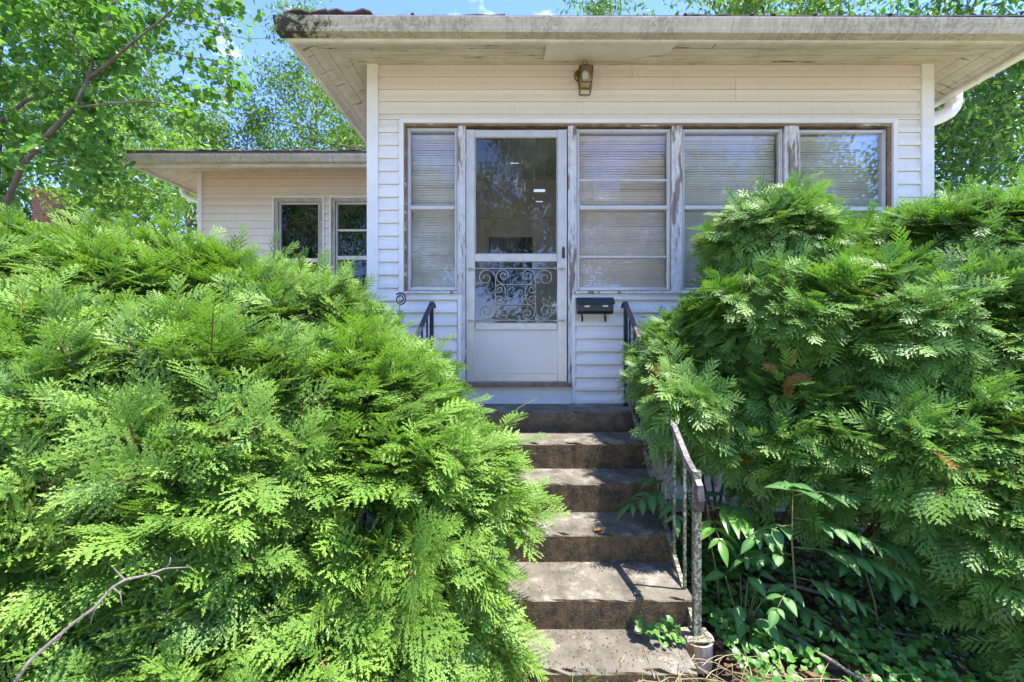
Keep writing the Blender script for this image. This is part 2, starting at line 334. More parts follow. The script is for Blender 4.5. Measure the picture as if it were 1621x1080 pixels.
# ------------------------------------------------ ground
def ground():
    nx, ny = 70, 60
    xs = np.sinh(np.linspace(-4.2, 4.2, nx))*2.4; ys = np.sinh(np.linspace(-4.2, 4.6, ny))*1.7+1.6
    V = []; 
    for y in ys:
        for x in xs:
            z = .03*math.sin(x*2.3+y)*math.sin(y*1.9) if abs(x) < 20 and abs(y) < 20 else 0
            if -1.0 < x < 1.0 and 1.4 < y < 3.6: z = -.05
            V.append((x, y, z-.02))
    Fq = [(j*nx+i, j*nx+i+1, (j+1)*nx+i+1, (j+1)*nx+i) for j in range(ny-1) for i in range(nx-1)]
    mi = [0 if (abs(V[f[0]][0]) < 4.5 and -1 < V[f[0]][1] < 6) else 1 for f in Fq]
    o = npmesh('ground', V, Fq, [soil_m, lawn_m], mi=mi, smooth=True); o['kind'] = 'structure'
ground()
b_ = MB()
b_.box((-.85, -3.4, -.06), (.85, 1.62, .012), bev=.01)
pale_c = mat('bounce_concrete', (.46, .41, .35), (.38, .34, .29), 4, .85, [], .4)  # for unseen paving, added to bounce light onto the shaded front
o_ = b_.build('bounce_path', pale_c); o_['kind'] = 'structure'
b_ = MB(); b_.box((-60, -13.5, -.16), (60, -5.9, -.004), bev=.01)
o_ = b_.build('bounce_road', mat('bounce_asphalt', (.34, .32, .29), (.28, .265, .24), 3, .9, [], .3)); o_['kind'] = 'structure'  # asphalt out of view, added to send light back at the front
b_ = MB(); b_.box((-40, -5.2, -.06), (40, -3.42, .02), bev=.01)
o_ = b_.build('bounce_pavement', pale_c); o_['kind'] = 'structure'  # unseen strip behind the camera, added for its bounced light

# ------------------------------------------------ house
house = thing('house', 'small cream and white sided house with enclosed front porch and storm door', 'house', (1.0, WY, 0))
XL, XR = PX(583), PX(1475)             # porch corners
ZT = E+2.197                            # porch wall top
ZB = 0.02
CO = 20.5/198.0                         # course height
def siding_board(p0, p1, z0, z1, m, out):
    """board from p0 to p1 (xy), z0 bottom, z1 top, out = outward unit vector"""
    h = z1-z0; b = MB()
    prof = [(0, 0), (.016, 0), (.0185, .006), (.0165, h*.30), (.008, h*.62), (.004, h*.97), (0, h*.97)]
    o = Vector(out); vs = []
    nseg = max(1, int((Vector(p1)-Vector(p0)).length/.6)); n = len(prof)
    ph = random.uniform(0, 6)
    for k in range(nseg+1):
        t = k/nseg; p = Vector((p0[0]*(1-t)+p1[0]*t, p0[1]*(1-t)+p1[1]*t, 0))
        wob = .0012*math.sin(ph+t*nseg*1.3)
        for (u, v) in prof: vs.append((p.x+o.x*(u+wob*(u > 0)), p.y+o.y*(u+wob*(u > 0)), z0+v))
    fs = [(k*n+i, k*n+(i+1) % n, (k+1)*n+(i+1) % n, (k+1)*n+i) for k in range(nseg) for i in range(n)]
    fs += [tuple(range(n)), tuple(nseg*n+i for i in range(n))[::-1]]
    b.add(vs, fs); return b.build('siding_board', m, house)
def rows(x0, x1, ztop, zbot, y, m, out=(0, -1), first=None, c=CO):
    z = ztop
    while z > zbot+.01:
        zb = max(z-c, zbot)
        siding_board((x0, y), (x1, y), zb, z, m, out); z = zb
# top courses over the windows, the full width, one course with a crack left open between two lengths
yf = WY
ztw = PZ(190)                          # top of window surround
post_r = PX(600); postR_l = PX(1456)
z = ZT; r = 0
while z > ztw+.01:
    zb = max(z-CO*.96, ztw)
    joint = {1: PX(1163), 2: PX(1163), 3: PX(1345), 4: PX(1346)}.get(r, PX(1000))
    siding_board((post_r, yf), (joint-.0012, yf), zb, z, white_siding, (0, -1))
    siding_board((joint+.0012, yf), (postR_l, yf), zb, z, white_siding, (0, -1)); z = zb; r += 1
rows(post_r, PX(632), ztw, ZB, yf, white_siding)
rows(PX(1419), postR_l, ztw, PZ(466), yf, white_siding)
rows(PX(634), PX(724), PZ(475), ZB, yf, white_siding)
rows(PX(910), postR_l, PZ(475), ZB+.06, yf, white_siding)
# porch side walls (seen only from the side)
z = ZT
while z > ZB+.02:
    zb = max(z-CO, ZB)
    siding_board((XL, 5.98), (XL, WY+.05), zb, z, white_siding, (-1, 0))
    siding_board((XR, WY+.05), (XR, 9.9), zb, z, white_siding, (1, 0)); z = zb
# sheathing: what the boards are nailed to, with openings for door and windows
b = MB(); y0, y1 = WY, WY+.09
OT, OB = PZ(197), PZ(462); OL, OR_ = PX(640), PX(1410)
DL, DR = PX(733), PX(903); DB = PZ(612)
b.box((XL+.003, y0, OT), (XR-.003, y1, ZT+.05)); b.box((XL+.003, y0, -.1), (DL, y1, OB)); b.box((DR, y0, -.1), (XR-.003, y1, OB))
b.box((XL+.003, y0, OB), (OL, y1, OT)); b.box((OR_, y0, OB), (XR-.003, y1, OT)); b.box((DL, y0, -.1), (DR, y1, DB-.02))
b.box((XL+.004, y1, -.1), (XL+.09, 5.99, ZT+.05)); b.box((XR-.09, y1, -.1), (XR-.004, 9.9, ZT+.05))
b.build('wall_sheathing', int_wall, house)
# corner posts
for (a, c) in ((PX(583), PX(600)), (PX(1456), PX(1475))):
    MB().box((a-.004, WY-.026, ZB), (c-.001, WY+.06, ZT-.002), bev=.003).build('corner_post', white_trim, house)
# white channel round the openings
b = MB(); t = PX(640)-PX(633)
b.box((OL-t, WY-.028, OB-.01), (OL, WY+.01, OT+.03)); b.box((OL+.001, WY-.027, OT), (OR_-.001, WY+.01, OT+.03)); b.box((OR_, WY-.028, OB-.01), (OR_+t, WY+.01, OT+.03))
b.box((PX(725), WY-.024, PZ(637)), (PX(730.5), WY+.005, OB-.03)); b.box((PX(905), WY-.024, PZ(637)), (PX(910), WY+.005, OB-.03))
b.build('opening_trim', white_trim, house)
b = MB(); b.box((OL+.001, WY-.012, OT-.018), (OR_-.001, WY+.08, OT-.001)); b.box((OL+.0005, WY-.008, OB+.001), (OL+.02, WY+.08, OT-.019)); b.box((OR_-.03, WY-.008, OB+.001), (OR_-.0005, WY+.08, OT-.019))
b.build('opening_lining', rotten, house)
# flat sill boards
for (a, c) in ((PX(634), PX(726)), (PX(908), PX(1417))):
    MB().box((a, WY-.045, PZ(466)), (c, WY+.08, OB+.0005), bev=.003).build('window_sill', peel, house)
    MB().box((a+.004, WY-.026, PZ(475)), (c-.004, WY+.01, PZ(466)-.001)).build('apron_board', white_trim, house)
# posts between the windows, their paint flaking
for (a, c) in ((725, 737), (899, 912), (1063, 1079), (1241, 1263)):
    zb = OB if a > 1000 else DB
    b = MB(); b.box((PX(a), WY-.014, zb+.001), (PX(c), WY+.085, OT-.02))
    w = PX(c)-PX(a); b.box((PX(a)+w*.30, WY-.022, zb+.002), (PX(c)-w*.30, WY-.0145, OT-.021))
    b.build('window_post', peel, house)
def blind(x0, x1, z0, z1, y, m, par, lift=0, gap=.0205):
    b = MB(); z = z1-.03; k = 0
    while z > z0+.02:
        sag = .0015*math.sin(k*2.1); tilt = math.radians(62+4*math.sin(k*.9)); dy = .0125*math.cos(tilt); dz = .0125*math.sin(tilt)
        b.add([(x0, y-dy, z-dz), (x1, y-dy, z-dz+sag), (x1, y, z+.0015+sag), (x0, y, z+.0015), (x1, y+dy, z+dz+sag), (x0, y+dy, z+dz)], [(0, 1, 2, 3), (3, 2, 4, 5)]); z -= gap; k += 1
    b.box((x0, y-.014, z1-.028), (x1, y+.014, z1)); b.box((x0, y-.012, z0+.004), (x1, y+.012, z0+.018))
    for f in (.2, .8): b.box((x0+(x1-x0)*f-.0012, y-.0145, z0), (x0+(x1-x0)*f+.0012, y-.0125, z1))
    b.build('blind', m, par)
def window(pl, pr, pt, pb, rail, extra=(), bl=blind_m, y=None, gm=None, name='window', fw=5.0, Y=WY, kind='blind'):
    w = bpy.data.objects.new(name, None); C.objects.link(w); w.parent = house; w.empty_display_size = .1
    x0, x1, z1, z0 = PX(pl, Y), PX(pr, Y), PZ(pt, Y), PZ(pb, Y)
    w.location = Vector(((x0+x1)/2, Y+.03, z0))-Vector(house.location)
    k = Y/F; f = fw*k; yy = Y+.012 if y is None else y
    b = MB()
    b.box((x0, yy, z0), (x0+f, yy+.045, z1), bev=.003); b.box((x1-f, yy, z0), (x1, yy+.045, z1), bev=.003)
    b.box((x0+f+.0005, yy+.002, z1-f), (x1-f-.0005, yy+.043, z1-.0005), bev=.003); b.box((x0+f+.0005, yy+.002, z0+.0005), (x1-f-.0005, yy+.043, z0+f*1.2), bev=.003)
    b.box((x0+f*.45, yy-.008, z0+f*.5), (x0+f*.75, yy-.0005, z1-f*.5)); b.box((x1-f*.75, yy-.008, z0+f*.5), (x1-f*.45, yy-.0005, z1-f*.5))
    b.build('frame', alum, w)
    zr = PZ(rail, Y)
    MB().box((x0+f+.001, yy-.004, zr-3.2*k), (x1-f-.001, yy+.036, zr+3.2*k), bev=.003).build('meeting_rail', alum, w)
    for e in extra: MB().box((x0+f+.001, yy+.006, PZ(e, Y)-1.8*k), (x1-f-.001, yy+.03, PZ(e, Y)+1.6*k), bev=.002).build('glazing_bar', alum, w)
    g = gm or glass
    MB().box((x0+f-.002, yy+.020, zr+.004), (x1-f+.002, yy+.024, z1-f+.002)).build('pane', g, w)
    MB().box((x0+f-.002, yy+.028, z0+f), (x1-f+.002, yy+.032, zr-.004)).build('pane', g, w)
    if kind == 'blind': blind(x0+f*.6, x1-f*.6, z0+f*1.1, z1-f*.8, yy+.095, bl, w)
    return w
window(644, 724.5, 201, 460, 328, (), blind_m)
window(912.5, 1062.5, 203, 460, 328, (284, 406), blind_tan)
window(1079.5, 1240.5, 203, 461, 328, (), blind_m)
window(1263.5, 1404.5, 204, 461, 330, (), blind_m)
# storm door
dr = bpy.data.objects.new('storm_door', None); C.objects.link(dr); dr.parent = house
dr.location = Vector((PX(818), WY-.02, PZ(605)))-Vector(house.location)
yd = WY-.012
b = MB()
b.box((PX(737.5), yd, PZ(605)), (PX(898.5), yd+.03, PZ(605)+.004))
for (a, c) in ((738, 752), (882, 897.5)): b.box((PX(a), yd, PZ(604)), (PX(c), yd+.035, PZ(206)), bev=.004)
b.box((PX(752)+.0005, yd+.001, PZ(218)), (PX(882)-.0005, yd+.034, PZ(206.5)), bev=.004)
b.box((PX(752)+.0005, yd+.001, PZ(604)), (PX(882)-.0005, yd+.034, PZ(592)), bev=.004)
b.box((PX(752)+.0005, yd-.004, PZ(415)), (PX(882)-.0005, yd+.033, PZ(402)), bev=.006)
b.box((PX(752)+.0005, yd+.001, PZ(523)), (PX(882)-.0005, yd+.033, PZ(511)), bev=.006)
b.box((PX(740), yd-.004, PZ(600)), (PX(742), yd-.0005, PZ(210))); b.box((PX(894), yd-.004, PZ(600)), (PX(896), yd-.0005, PZ(210)))
b.build('door_frame', alum, dr)
b = MB()
for (a, c, t_, bt) in ((752, 882, 218, 402),):
    w = .006
    b.box((PX(a)+.001, yd-.003, PZ(bt)), (PX(a)+w, yd+.012, PZ(t_)-.001)); b.box((PX(c)-w, yd-.003, PZ(bt)), (PX(c)-.001, yd+.012, PZ(t_)-.001)); b.box((PX(a)+w+.0005, yd-.003, PZ(t_)-w), (PX(c)-w-.0005, yd+.012, PZ(t_)-.001))
b.build('glazing_bead', grille_m, dr)
MB().box((PX(751), yd+.016, PZ(403)), (PX(883), yd+.020, PZ(217))).build('pane', glass, dr)
MB().box((PX(751), yd+.016, PZ(512)), (PX(883), yd+.020, PZ(414))).build('pane', glass, dr)
b = MB(); b.box((PX(751), yd+.010, PZ(593)), (PX(883), yd+.02, PZ(522))); b.box((PX(752.5), yd+.004, PZ(591.5)), (PX(881.5), yd+.0095, PZ(590.3))); b.box((PX(752.5), yd+.004, PZ(524.7)), (PX(881.5), yd+.0095, PZ(523.5)))
b.build('kick_panel', alum_panel, dr)
b = MB(); hx, hz = PX(891.5), PZ(402)
b.box((hx-.011, yd-.008, hz-.038), (hx+.011, yd-.0045, hz+.038), bev=.002); b.tube([(hx, yd-.008, hz+.012), (hx, yd-.035, hz+.012)], .007); b.box((hx-.008, yd-.045, hz-.03), (hx+.008, yd-.034, hz+.024), bev=.004); b.lathe((hx, yd-.008, hz+.036), [(0.011, 0), (.008, .01), (.0, .022)], 10)
b.build('handle', black_metal, dr)
for (a, z) in ((739, 250), (739, 400), (739, 560)): MB().tube([(PX(a)-.006, yd-.004, PZ(z)-.03), (PX(a)-.006, yd-.004, PZ(z)+.03)], .005, 8).build('hinge', alum, dr)
# scrolled grille over the lower pane
def uv(u, v): return (PX(620+u/4.0525), yd-.016, PZ(400+v/4.054))
def tubeuv(b, pts, r=.0032): b.tube([uv(*p) for p in pts], r, 6)
def spiral(cx, cy, r0, r1, a0, a1, n=34):
    return [(cx+(r0+(r1-r0)*(k/n)**.75)*math.cos(math.radians(a0+(a1-a0)*k/n)), cy-(r0+(r1-r0)*(k/n)**.75)*math.sin(math.radians(a0+(a1-a0)*k/n))) for k in range(n+1)]
b = MB()
tubeuv(b, [(492, 106), (1110, 106)], .0036); tubeuv(b, [(492, 437), (1110, 437)], .0036)
for v in (106, 437):
    for u in (500, 1100): b.lathe((0, 0, 0), [], 3) if False else b.tube([Vector(uv(u, v))+Vector((0, .014, 0)), Vector(uv(u, v))-Vector((0, .008, 0))], .010, 10)
    tubeuv(b, [(500, v), (555, v)], .006); tubeuv(b, [(1040, v), (1100, v)], .006)
for mx_ in (0, 1):
    for my in (0, 1):
        def g(p): return ((1590-p[0]) if mx_ else p[0], (543-p[1]) if my else p[1])
        A = [(668, 272), (668, 200)] + spiral(606, 166, 62, 12, 0, 560)
        B = [(795, 208), (742, 208), (716, 206), (694, 196), (679, 180)] + spiral(718, 150, 46, 10, 190, -350)
        Cc = [(731, 272), (731, 244), (724, 222), (712, 211)] + spiral(692, 240, 34, 9, 70, 560, 26)
        for P in (A, B, Cc): tubeuv(b, [g(p) for p in P])
b.build('scroll_grille', grille_m, dr)
# stickers on the door glass
b = MB(); b.box((PX(845), yd+.013, PZ(304)), (PX(863), yd+.0155, PZ(299.5))); b.box((PX(848), yd+.013, PZ(320)), (PX(859), yd+.0155, PZ(318.5))); b.box((PX(808), yd+.013, PZ(259)), (PX(821), yd+.0155, PZ(257.8))); b.build('sticker', sticker_m, dr)
# threshold, panel below
MB().box((PX(730.5), WY-.05, PZ(612)), (PX(905), WY+.085, PZ(605.5)), bev=.003).build('threshold', rotten, house)
MB().box((PX(731), WY-.012, PZ(640)+.002), (PX(795)-.001, WY-.001, PZ(612)-.001)).build('skirt_panel', white_trim, house)
MB().box((PX(795)+.001, WY-.012, PZ(640)+.002), (PX(904.5), WY-.001, PZ(612)-.001)).build('skirt_panel', white_trim, house)
# porch inside
BY = 5.95; FZ = PZ(612)
b = MB(); b.box((XL+.09, WY+.09, FZ-.06), (XR-.09, BY, FZ)); b.build('porch_floor', int_wall, house)
b = MB(); b.box((XL+.09, BY, FZ-.06), (-.55, BY+.08, ZT)); b.box((.42, BY, FZ-.06), (XR-.09, BY+.08, ZT)); b.box((-.55, BY, FZ+2.03), (.42, BY+.08, ZT))
for k in range(9): b.box((XL+.1, BY-.008, FZ+.12+.21*k), (-.66, BY-.001, FZ+.31+.21*k))
b.build('inner_wall', int_wall, house)
b = MB(); b.box((-.66, BY-.03, FZ), (-.55, BY-.002, FZ+2.03)); b.box((.42, BY-.03, FZ), (.53, BY-.002, FZ+2.03)); b.box((-.66, BY-.03, FZ+2.031), (.53, BY-.002, FZ+2.14)); b.build('inner_door_casing', int_door, house)
b = MB(); b.box((-.549, BY+.01, FZ), (-.40, BY+.05, FZ+2.029)); b.box((.20, BY+.01, FZ), (.419, BY+.05, FZ+2.029)); b.box((-.40, BY+.01, FZ+1.78), (.20, BY+.05, FZ+2.029)); b.box((-.40, BY+.01, FZ), (.20, BY+.05, FZ+.95))
for k in range(3): b.box((-.33, BY+.002, FZ+.12+k*.27), (.13, BY+.0095, FZ+.33+k*.27))
b.build('inner_door', int_door, house)
MB().box((-.40, BY+.025, FZ+.95), (.20, BY+.03, FZ+1.78)).build('inner_door_pane', glass_dark, house)
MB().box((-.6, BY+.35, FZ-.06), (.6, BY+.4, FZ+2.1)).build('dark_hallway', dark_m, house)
for k in range(30):
    x = XL+.1+k*.146
    if x+.14 < XR-.09: MB().box((x, WY+.1, ZT-.03+.008*(k % 2)*.3), (x+.140, BY-.001, ZT+.01)).build('ceiling_board', int_ceil, house)
MB().box((XL+.05, WY+.05, ZT+.02), (XR-.05, BY+.1, ZT+.05)).build('ceiling_deck', int_ceil, house)

# eaves and roof of the porch
EY, EXL, EXR = 2.985, -1.565, 3.60
ZF0 = E+2.035; ZS0 = E+2.062
def quadslab(pts, th, name, m):
    a, b_, c, d = [Vector(p) for p in pts]; up = Vector((0, 0, th)); b = MB()
    b.add([a, b_, c, d, a+up, b_+up, c+up, d+up], [(0, 1, 2, 3)[::-1], (4, 5, 6, 7), (0, 1, 5, 4), (1, 2, 6, 5), (2, 3, 7, 6), (3, 0, 4, 7)]); return b.build(name, m, house)
nb = 7
for k in range(nb):
    t0, t1 = k/nb, (k+1)/nb; g = .0016
    y0, y1 = EY+.02+(WY-EY-.02)*t0+g, EY+.02+(WY-EY-.02)*t1-g
    z0, z1 = ZS0+(ZT-ZS0)*t0, ZS0+(ZT-ZS0)*t1; st = .0025*(k % 2)
    def xl(t): return EXL+.02+(XL-EXL-.02)*t
    def xr(t): return EXR-.02+(XR-EXR+.02)*t
    cuts = [(None, None)] if k not in (1, 2) else ([(None, PX(1130, 3.1)), (PX(1133, 3.1), None)] if k == 1 else [(None, PX(1042, 3.2)), (PX(1215, 3.2), None)])
    for (ca, cb) in cuts:
        a0 = xl(t0) if ca is None else ca; a1 = xl(t1) if ca is None else ca; b0 = xr(t0) if cb is None else cb; b1 = xr(t1) if cb is None else cb
        quadslab([(a0, y0, z0+st), (b0, y0, z0+st), (b1, y1, z1+st), (a1, y1, z1+st)], .012, 'soffit_board', soffit_m)
    if k == 2:   # the board with a long narrow gap
        quadslab([(PX(1042, 3.2), y0+.012, z0+st+.003), (PX(1215, 3.2), y0+.004, z0+st), (PX(1215, 3.2), y1, z1+st), (PX(1042, 3.2), y1, z1+st)], .012, 'soffit_board', soffit_m)
    # left side, boards running back
    x0, x1 = xl(t0)+g, xl(t1)-g
    quadslab([(x0, EY+.02+(WY-EY-.02)*t0, z0+st), (x1, EY+.02+(WY-EY-.02)*t1, z1+st), (x1, 5.9, z1+st), (x0, 5.9, z0+st)], .012, 'soffit_board', soffit_m)
    x0, x1 = xr(t0)-g, xr(t1)+g
    quadslab([(x1, EY+.02+(WY-EY-.02)*t1, z1+st), (x0, EY+.02+(WY-EY-.02)*t0, z0+st), (x0, 9.9, z0+st), (x1, 9.9, z1+st)], .012, 'soffit_board', soffit_m)
# a sheet-metal patch over part of the soffit
b = MB(); xs = [PX(863, 3.15)+i*(PX(1062, 3.15)-PX(863, 3.15))/12 for i in range(13)]; vs = []
for i, x in enumerate(xs):
    for j in range(5):
        t = .05+.68*j/4; sag = -.010-.007*math.sin(math.pi*j/4)*(1+.5*math.sin(i*.9)); tt = t*(1-.0*(i/12)) if i < 9 else t*(1-.12*(i-8))
        vs.append((x, EY+.02+(WY-EY-.02)*tt, ZS0+(ZT-ZS0)*tt+sag))
fs = [(i*5+j, i*5+j+1, (i+1)*5+j+1, (i+1)*5+j) for i in range(12) for j in range(4)]
b.add(vs, fs, 0, True); b.build('soffit_patch', soffit_panel_m, house)
b = MB(); q = [(PX(976, 3.1), 3.1), (PX(981, 3.1), 3.12), (PX(988, 3.1), 3.11)]
b.tube([(x, y, E+2.085) for x, y in q], .003, 6); b.build('hook', rust_rail, house)
# fascia
MB().box((EXL-.008, EY-.012, ZF0), (EXR+.008, EY+.019, E+2.14), bev=.003).build('fascia_board', fascia_m, house)
MB().box((EXL-.02, EY+.02, ZF0-.004), (EXL+.018, 6.5, E+2.14), bev=.003).build('fascia_board', fascia_m, house)
MB().box((EXL+.019, EY+.03, ZS0-.014), (EXL+.034, 5.9, ZS0+.0), bev=.002).build('fascia_moulding', fascia_m, house)
MB().box((EXR-.018, EY+.02, ZF0), (EXR+.016, 9.9, E+2.14), bev=.003).build('fascia_board', fascia_m, house)
gut = [(0, .0), (.070, .0), (.080, .016), (.082, .030), (.098, .056), (.104, .076), (.104, .084), (.097, .084), (.097, .077), (.012, .077), (0, .08)]
b = MB(); b.prism(gut, (EXL-.05, EY-.0125, E+2.056), (EXR+.12, EY-.0125, E+2.036)); 
o = b.build('gutter', gutter_m, house)
# orientation check: the profile must grow towards the camera
if min(v.co.y for v in o.data.vertices)+house.location.y > EY-.05:
    for v in o.data.vertices: v.co.y = 2*(EY-.0125-house.location.y)-v.co.y
b = MB(); b.prism(gut, (EXR+.017, EY+.02, E+2.05), (EXR+.017, 9.9, E+2.04)); o = b.build('gutter', white_trim, house)
if max(v.co.x for v in o.data.vertices)+house.location.x < EXR+.05:
    for v in o.data.vertices: v.co.x = 2*(EXR+.017-house.location.x)-v.co.x
# right downspout: out of the side gutter, bent back to the wall
b = MB(); X1 = EXR+.12
pts = [(X1, 3.72, E+2.09), (X1, 3.72, E+2.03), (X1-.01, 3.72, E+1.985), (X1-.04, 3.72, E+1.945), (X1-.10, 3.72, E+1.91), (X1-.27, 3.72, E+1.845), (X1-.325, 3.72, E+1.80), (X1-.345, 3.72, E+1.70), (X1-.345, 3.72, .3)]
b.tube(pts, .056, 12); b.build('downspout', white_trim, house)
# porch roof (low hip) and its lifting shingles
RS = .34
zt = E+2.150
ridge_y0 = EY+ (EXR-EXL)/2
mxx = (EXL+EXR)/2; rz = zt+RS*(EXR-EXL)/2
b = MB(); A = (EXL-.03, EY-.05, zt-.01); B = (EXR+.03, EY-.05, zt-.01); T = (mxx, ridge_y0, rz); T2 = (mxx, 9, rz); A2 = (EXL-.03, 9, zt-.01); B2 = (EXR+.03, 9, zt-.01)
up = .03
for P in ((A, B, T), (A, T, T2, A2), (B, B2, T2, T)):
    n = len(P); vs = [Vector(p) for p in P]+[Vector(p)+Vector((0, 0, up)) for p in P]
    b.add(vs, [tuple(range(n))[::-1], tuple(range(n, 2*n))]+[(i, (i+1) % n, n+(i+1) % n, n+i) for i in range(n)])
b.build('roof', shingle_m, house)
random.seed(3)
def flap(x0, x1, y, z, lift, m=None, dep=.2, name='shingle'):
    b = MB(); n = 5; vs = []
    for i in range(n+1):
        x = x0+(x1-x0)*i/n; w = lift*(.6+.4*math.sin(i*1.7+x*5)) 
        vs += [(x, y, z+w), (x, y+dep*.5, z+.03+w*.3), (x, y+dep, z+.07)]
    k = len(vs); vs += [(a, c, d+.009) for a, c, d in vs]
    fs = []
    for i in range(n):
        for j in range(2): fs += [(i*3+j, i*3+j+1, i*3+j+4, i*3+j+3), (k+i*3+j, k+i*3+j+3, k+i*3+j+4, k+i*3+j+1)]
        fs.append((i*3, i*3+3, k+i*3+3, k+i*3))
    fs += [(0, k, k+1, 1), (1, k+1, k+2, 2)]; e = n*3; fs += [(e, e+1, k+e+1, k+e), (e+1, e+2, k+e+2, k+e+1)]
    b.add(vs, fs); return b.build(name, m or shingle_m, house)
x = EXL-.02
for k in range(17):
    w = .30; lift = .035 if k < 2 else random.choice((.0, .004, .012, 0))
    flap(x, x+w-.008, EY-.045, zt+.03 if k > 1 else zt+.045, lift, dep=.25); x += w+.002
for k in range(3): flap(EXL-.01+k*.13, EXL+.28+k*.16, EY+.03, zt+.055+.012*(2-k), .05-.012*k, dep=.2)
b = MB(); b.tube([(EXL-.02+t*.11, EY-.02+t*.10, zt+.075+.012*math.sin(t*3)) for t in range(6)], [.035, .045, .04, .045, .035, .02], 7); b.build('hip_cap', shingle_light, house)
for k in range(6):
    MB().lathe((EXL+.6+random.random()*4, EY-.05, zt+.035), [(.014, 0), (.012, .012), (0, .018)], 8).build('moss_tuft', mat('moss', (.02, .025, .01), (.03, .04, .015), 30, .9, [], .5) if k == 0 else bpy.data.materials['moss'], house)

# ---------------- left wing
VY = 6.0; VEY = 5.42; VXL = PX(318, VY); VEX = -4.78
VT = E+(538-271)*VY/F
wz = VT; c2 = 11.9*VY/F
def seg(x0, x1, zt_, zb_):
    z = zt_
    while z > zb_+.01:
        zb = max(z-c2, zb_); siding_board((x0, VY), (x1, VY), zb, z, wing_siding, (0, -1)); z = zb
wl = [(PX(435, VY), PX(512, VY)), (PX(525, VY), PX(602, VY))]; wt = PZ(314, VY)
wb = PZ(470, VY)
seg(VXL+.03, XL, VT, wt); 
nrow = round((VT-wt)/c2)
seg(VXL+.03, wl[0][0]-.02, wt, wb); seg(wl[0][1]+.02, wl[1][0]-.02, wt, wb); seg(VXL+.03, XL, wb, .02)
MB().box((VXL-.03, VY-.03, 0), (VXL+.03, VY+.05, VT-.002), bev=.003).build('corner_post', white_trim, house)
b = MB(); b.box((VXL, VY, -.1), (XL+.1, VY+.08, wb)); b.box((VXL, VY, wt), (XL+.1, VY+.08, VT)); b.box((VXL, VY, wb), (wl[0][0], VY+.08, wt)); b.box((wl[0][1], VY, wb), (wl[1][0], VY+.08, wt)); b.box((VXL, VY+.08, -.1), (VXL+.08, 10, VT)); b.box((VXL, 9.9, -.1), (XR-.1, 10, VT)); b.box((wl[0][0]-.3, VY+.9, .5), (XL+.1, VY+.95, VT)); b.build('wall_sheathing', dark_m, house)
z = VT
while z > .05:
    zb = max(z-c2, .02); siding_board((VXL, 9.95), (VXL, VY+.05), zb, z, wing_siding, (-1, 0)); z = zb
for i, (a, c) in enumerate(wl):
    b = MB(); t = .02
    b.box((a-t, VY-.03, wb), (a, VY+.01, wt+t)); b.box((c, VY-.03, wb), (c+t, VY+.01, wt+t)); b.box((a+.001, VY-.029, wt), (c-.001, VY+.01, wt+t)); b.build('opening_trim', white_trim, house)
    b = MB(); b.box((a+.001, VY-.012, wb), (a+.05, VY+.07, wt-.001)); b.box((c-.05, VY-.012, wb), (c-.001, VY+.07, wt-.001)); b.box((a+.051, VY-.011, wt-.05), (c-.051, VY+.07, wt-.001)); b.build('window_casing', brownframe, house)
    pl = 820+a*F/VY; pr = 820+c*F/VY
    window(pl+6, pr-6, 320, 466, 412 if i == 0 else 408, () if i == 0 else (364,), Y=VY, gm=glass_dark, fw=3.0, kind='none')
nb = 6; ZV0 = VT-.02
for k in range(nb):
    t0, t1 = k/nb, (k+1)/nb; y0 = VEY+.02+(VY-VEY-.02)*t0+.0015; y1 = VEY+.02+(VY-VEY-.02)*t1-.0015
    def xv(t): return VEX+.02+(VXL-VEX-.02)*t
    za, zb = ZV0-.12*(1-t0)+.002*(k % 2), ZV0-.12*(1-t1)+.002*(k % 2)
    quadslab([(xv(t0), y0, za), (EXL-.02, y0, za), (EXL-.02, y1, zb), (xv(t1), y1, zb)], .012, 'soffit_board', soffit_m)
    quadslab([(xv(t0)+.0015, y0, za), (xv(t1)-.0015, y1, zb), (xv(t1)-.0015, 10, zb), (xv(t0)+.0015, 10, za)], .012, 'soffit_board', soffit_m)
MB().box((VEX-.01, VEY-.012, VT-.175), (EXL-.021, VEY+.019, VT-.05), bev=.003).build('fascia_board', fascia_m, house)
MB().box((VEX-.018, VEY+.02, VT-.175), (VEX+.018, 10, VT-.05), bev=.003).build('fascia_board', fascia_m, house)
b = MB(); b.prism(gut, (VEX-.09, VEY-.0125, VT-.14), (EXL-.021, VEY-.0125, VT-.14)); o = b.build('gutter', gutter_m, house)
if min(v.co.y for v in o.data.vertices)+house.location.y > VEY-.05:
    for v in o.data.vertices: v.co.y = 2*(VEY-.0125-house.location.y)-v.co.y
b = MB(); b.prism(gut, (VEX-.019, VEY+.02, VT-.14), (VEX-.019, 10, VT-.15)); o = b.build('gutter', brownframe, house)
if min(v.co.x for v in o.data.vertices)+house.location.x > VEX-.05:
    for v in o.data.vertices: v.co.x = 2*(VEX-.019-house.location.x)-v.co.x
b = MB(); X1 = VEX-.07
b.tube([(X1, 6.3, VT-.12), (X1, 6.3, VT-.15), (X1+.03, 6.3, VT-.23), (X1+.1, 6.3, VT-.27), (X1+.34, 6.3, VT-.36), (X1+.36, 6.3, VT-.42), (X1+.36, 6.3, .2)], .04, 10); b.build('downspout', white_trim, house)
zt2 = VT-.035; RS2 = .30
b = MB(); A = (VEX-.04, VEY-.06, zt2); B = (EXR-.1, VEY-.06, zt2); cy = (VEY+10)/2+.3; hh = (cy-VEY)*RS2
T = (VEX+2.2, cy, zt2+hh); T2 = (EXR-2.2, cy, zt2+hh); A2 = (VEX-.04, 10.6, zt2); B2 = (EXR-.1, 10.6, zt2)
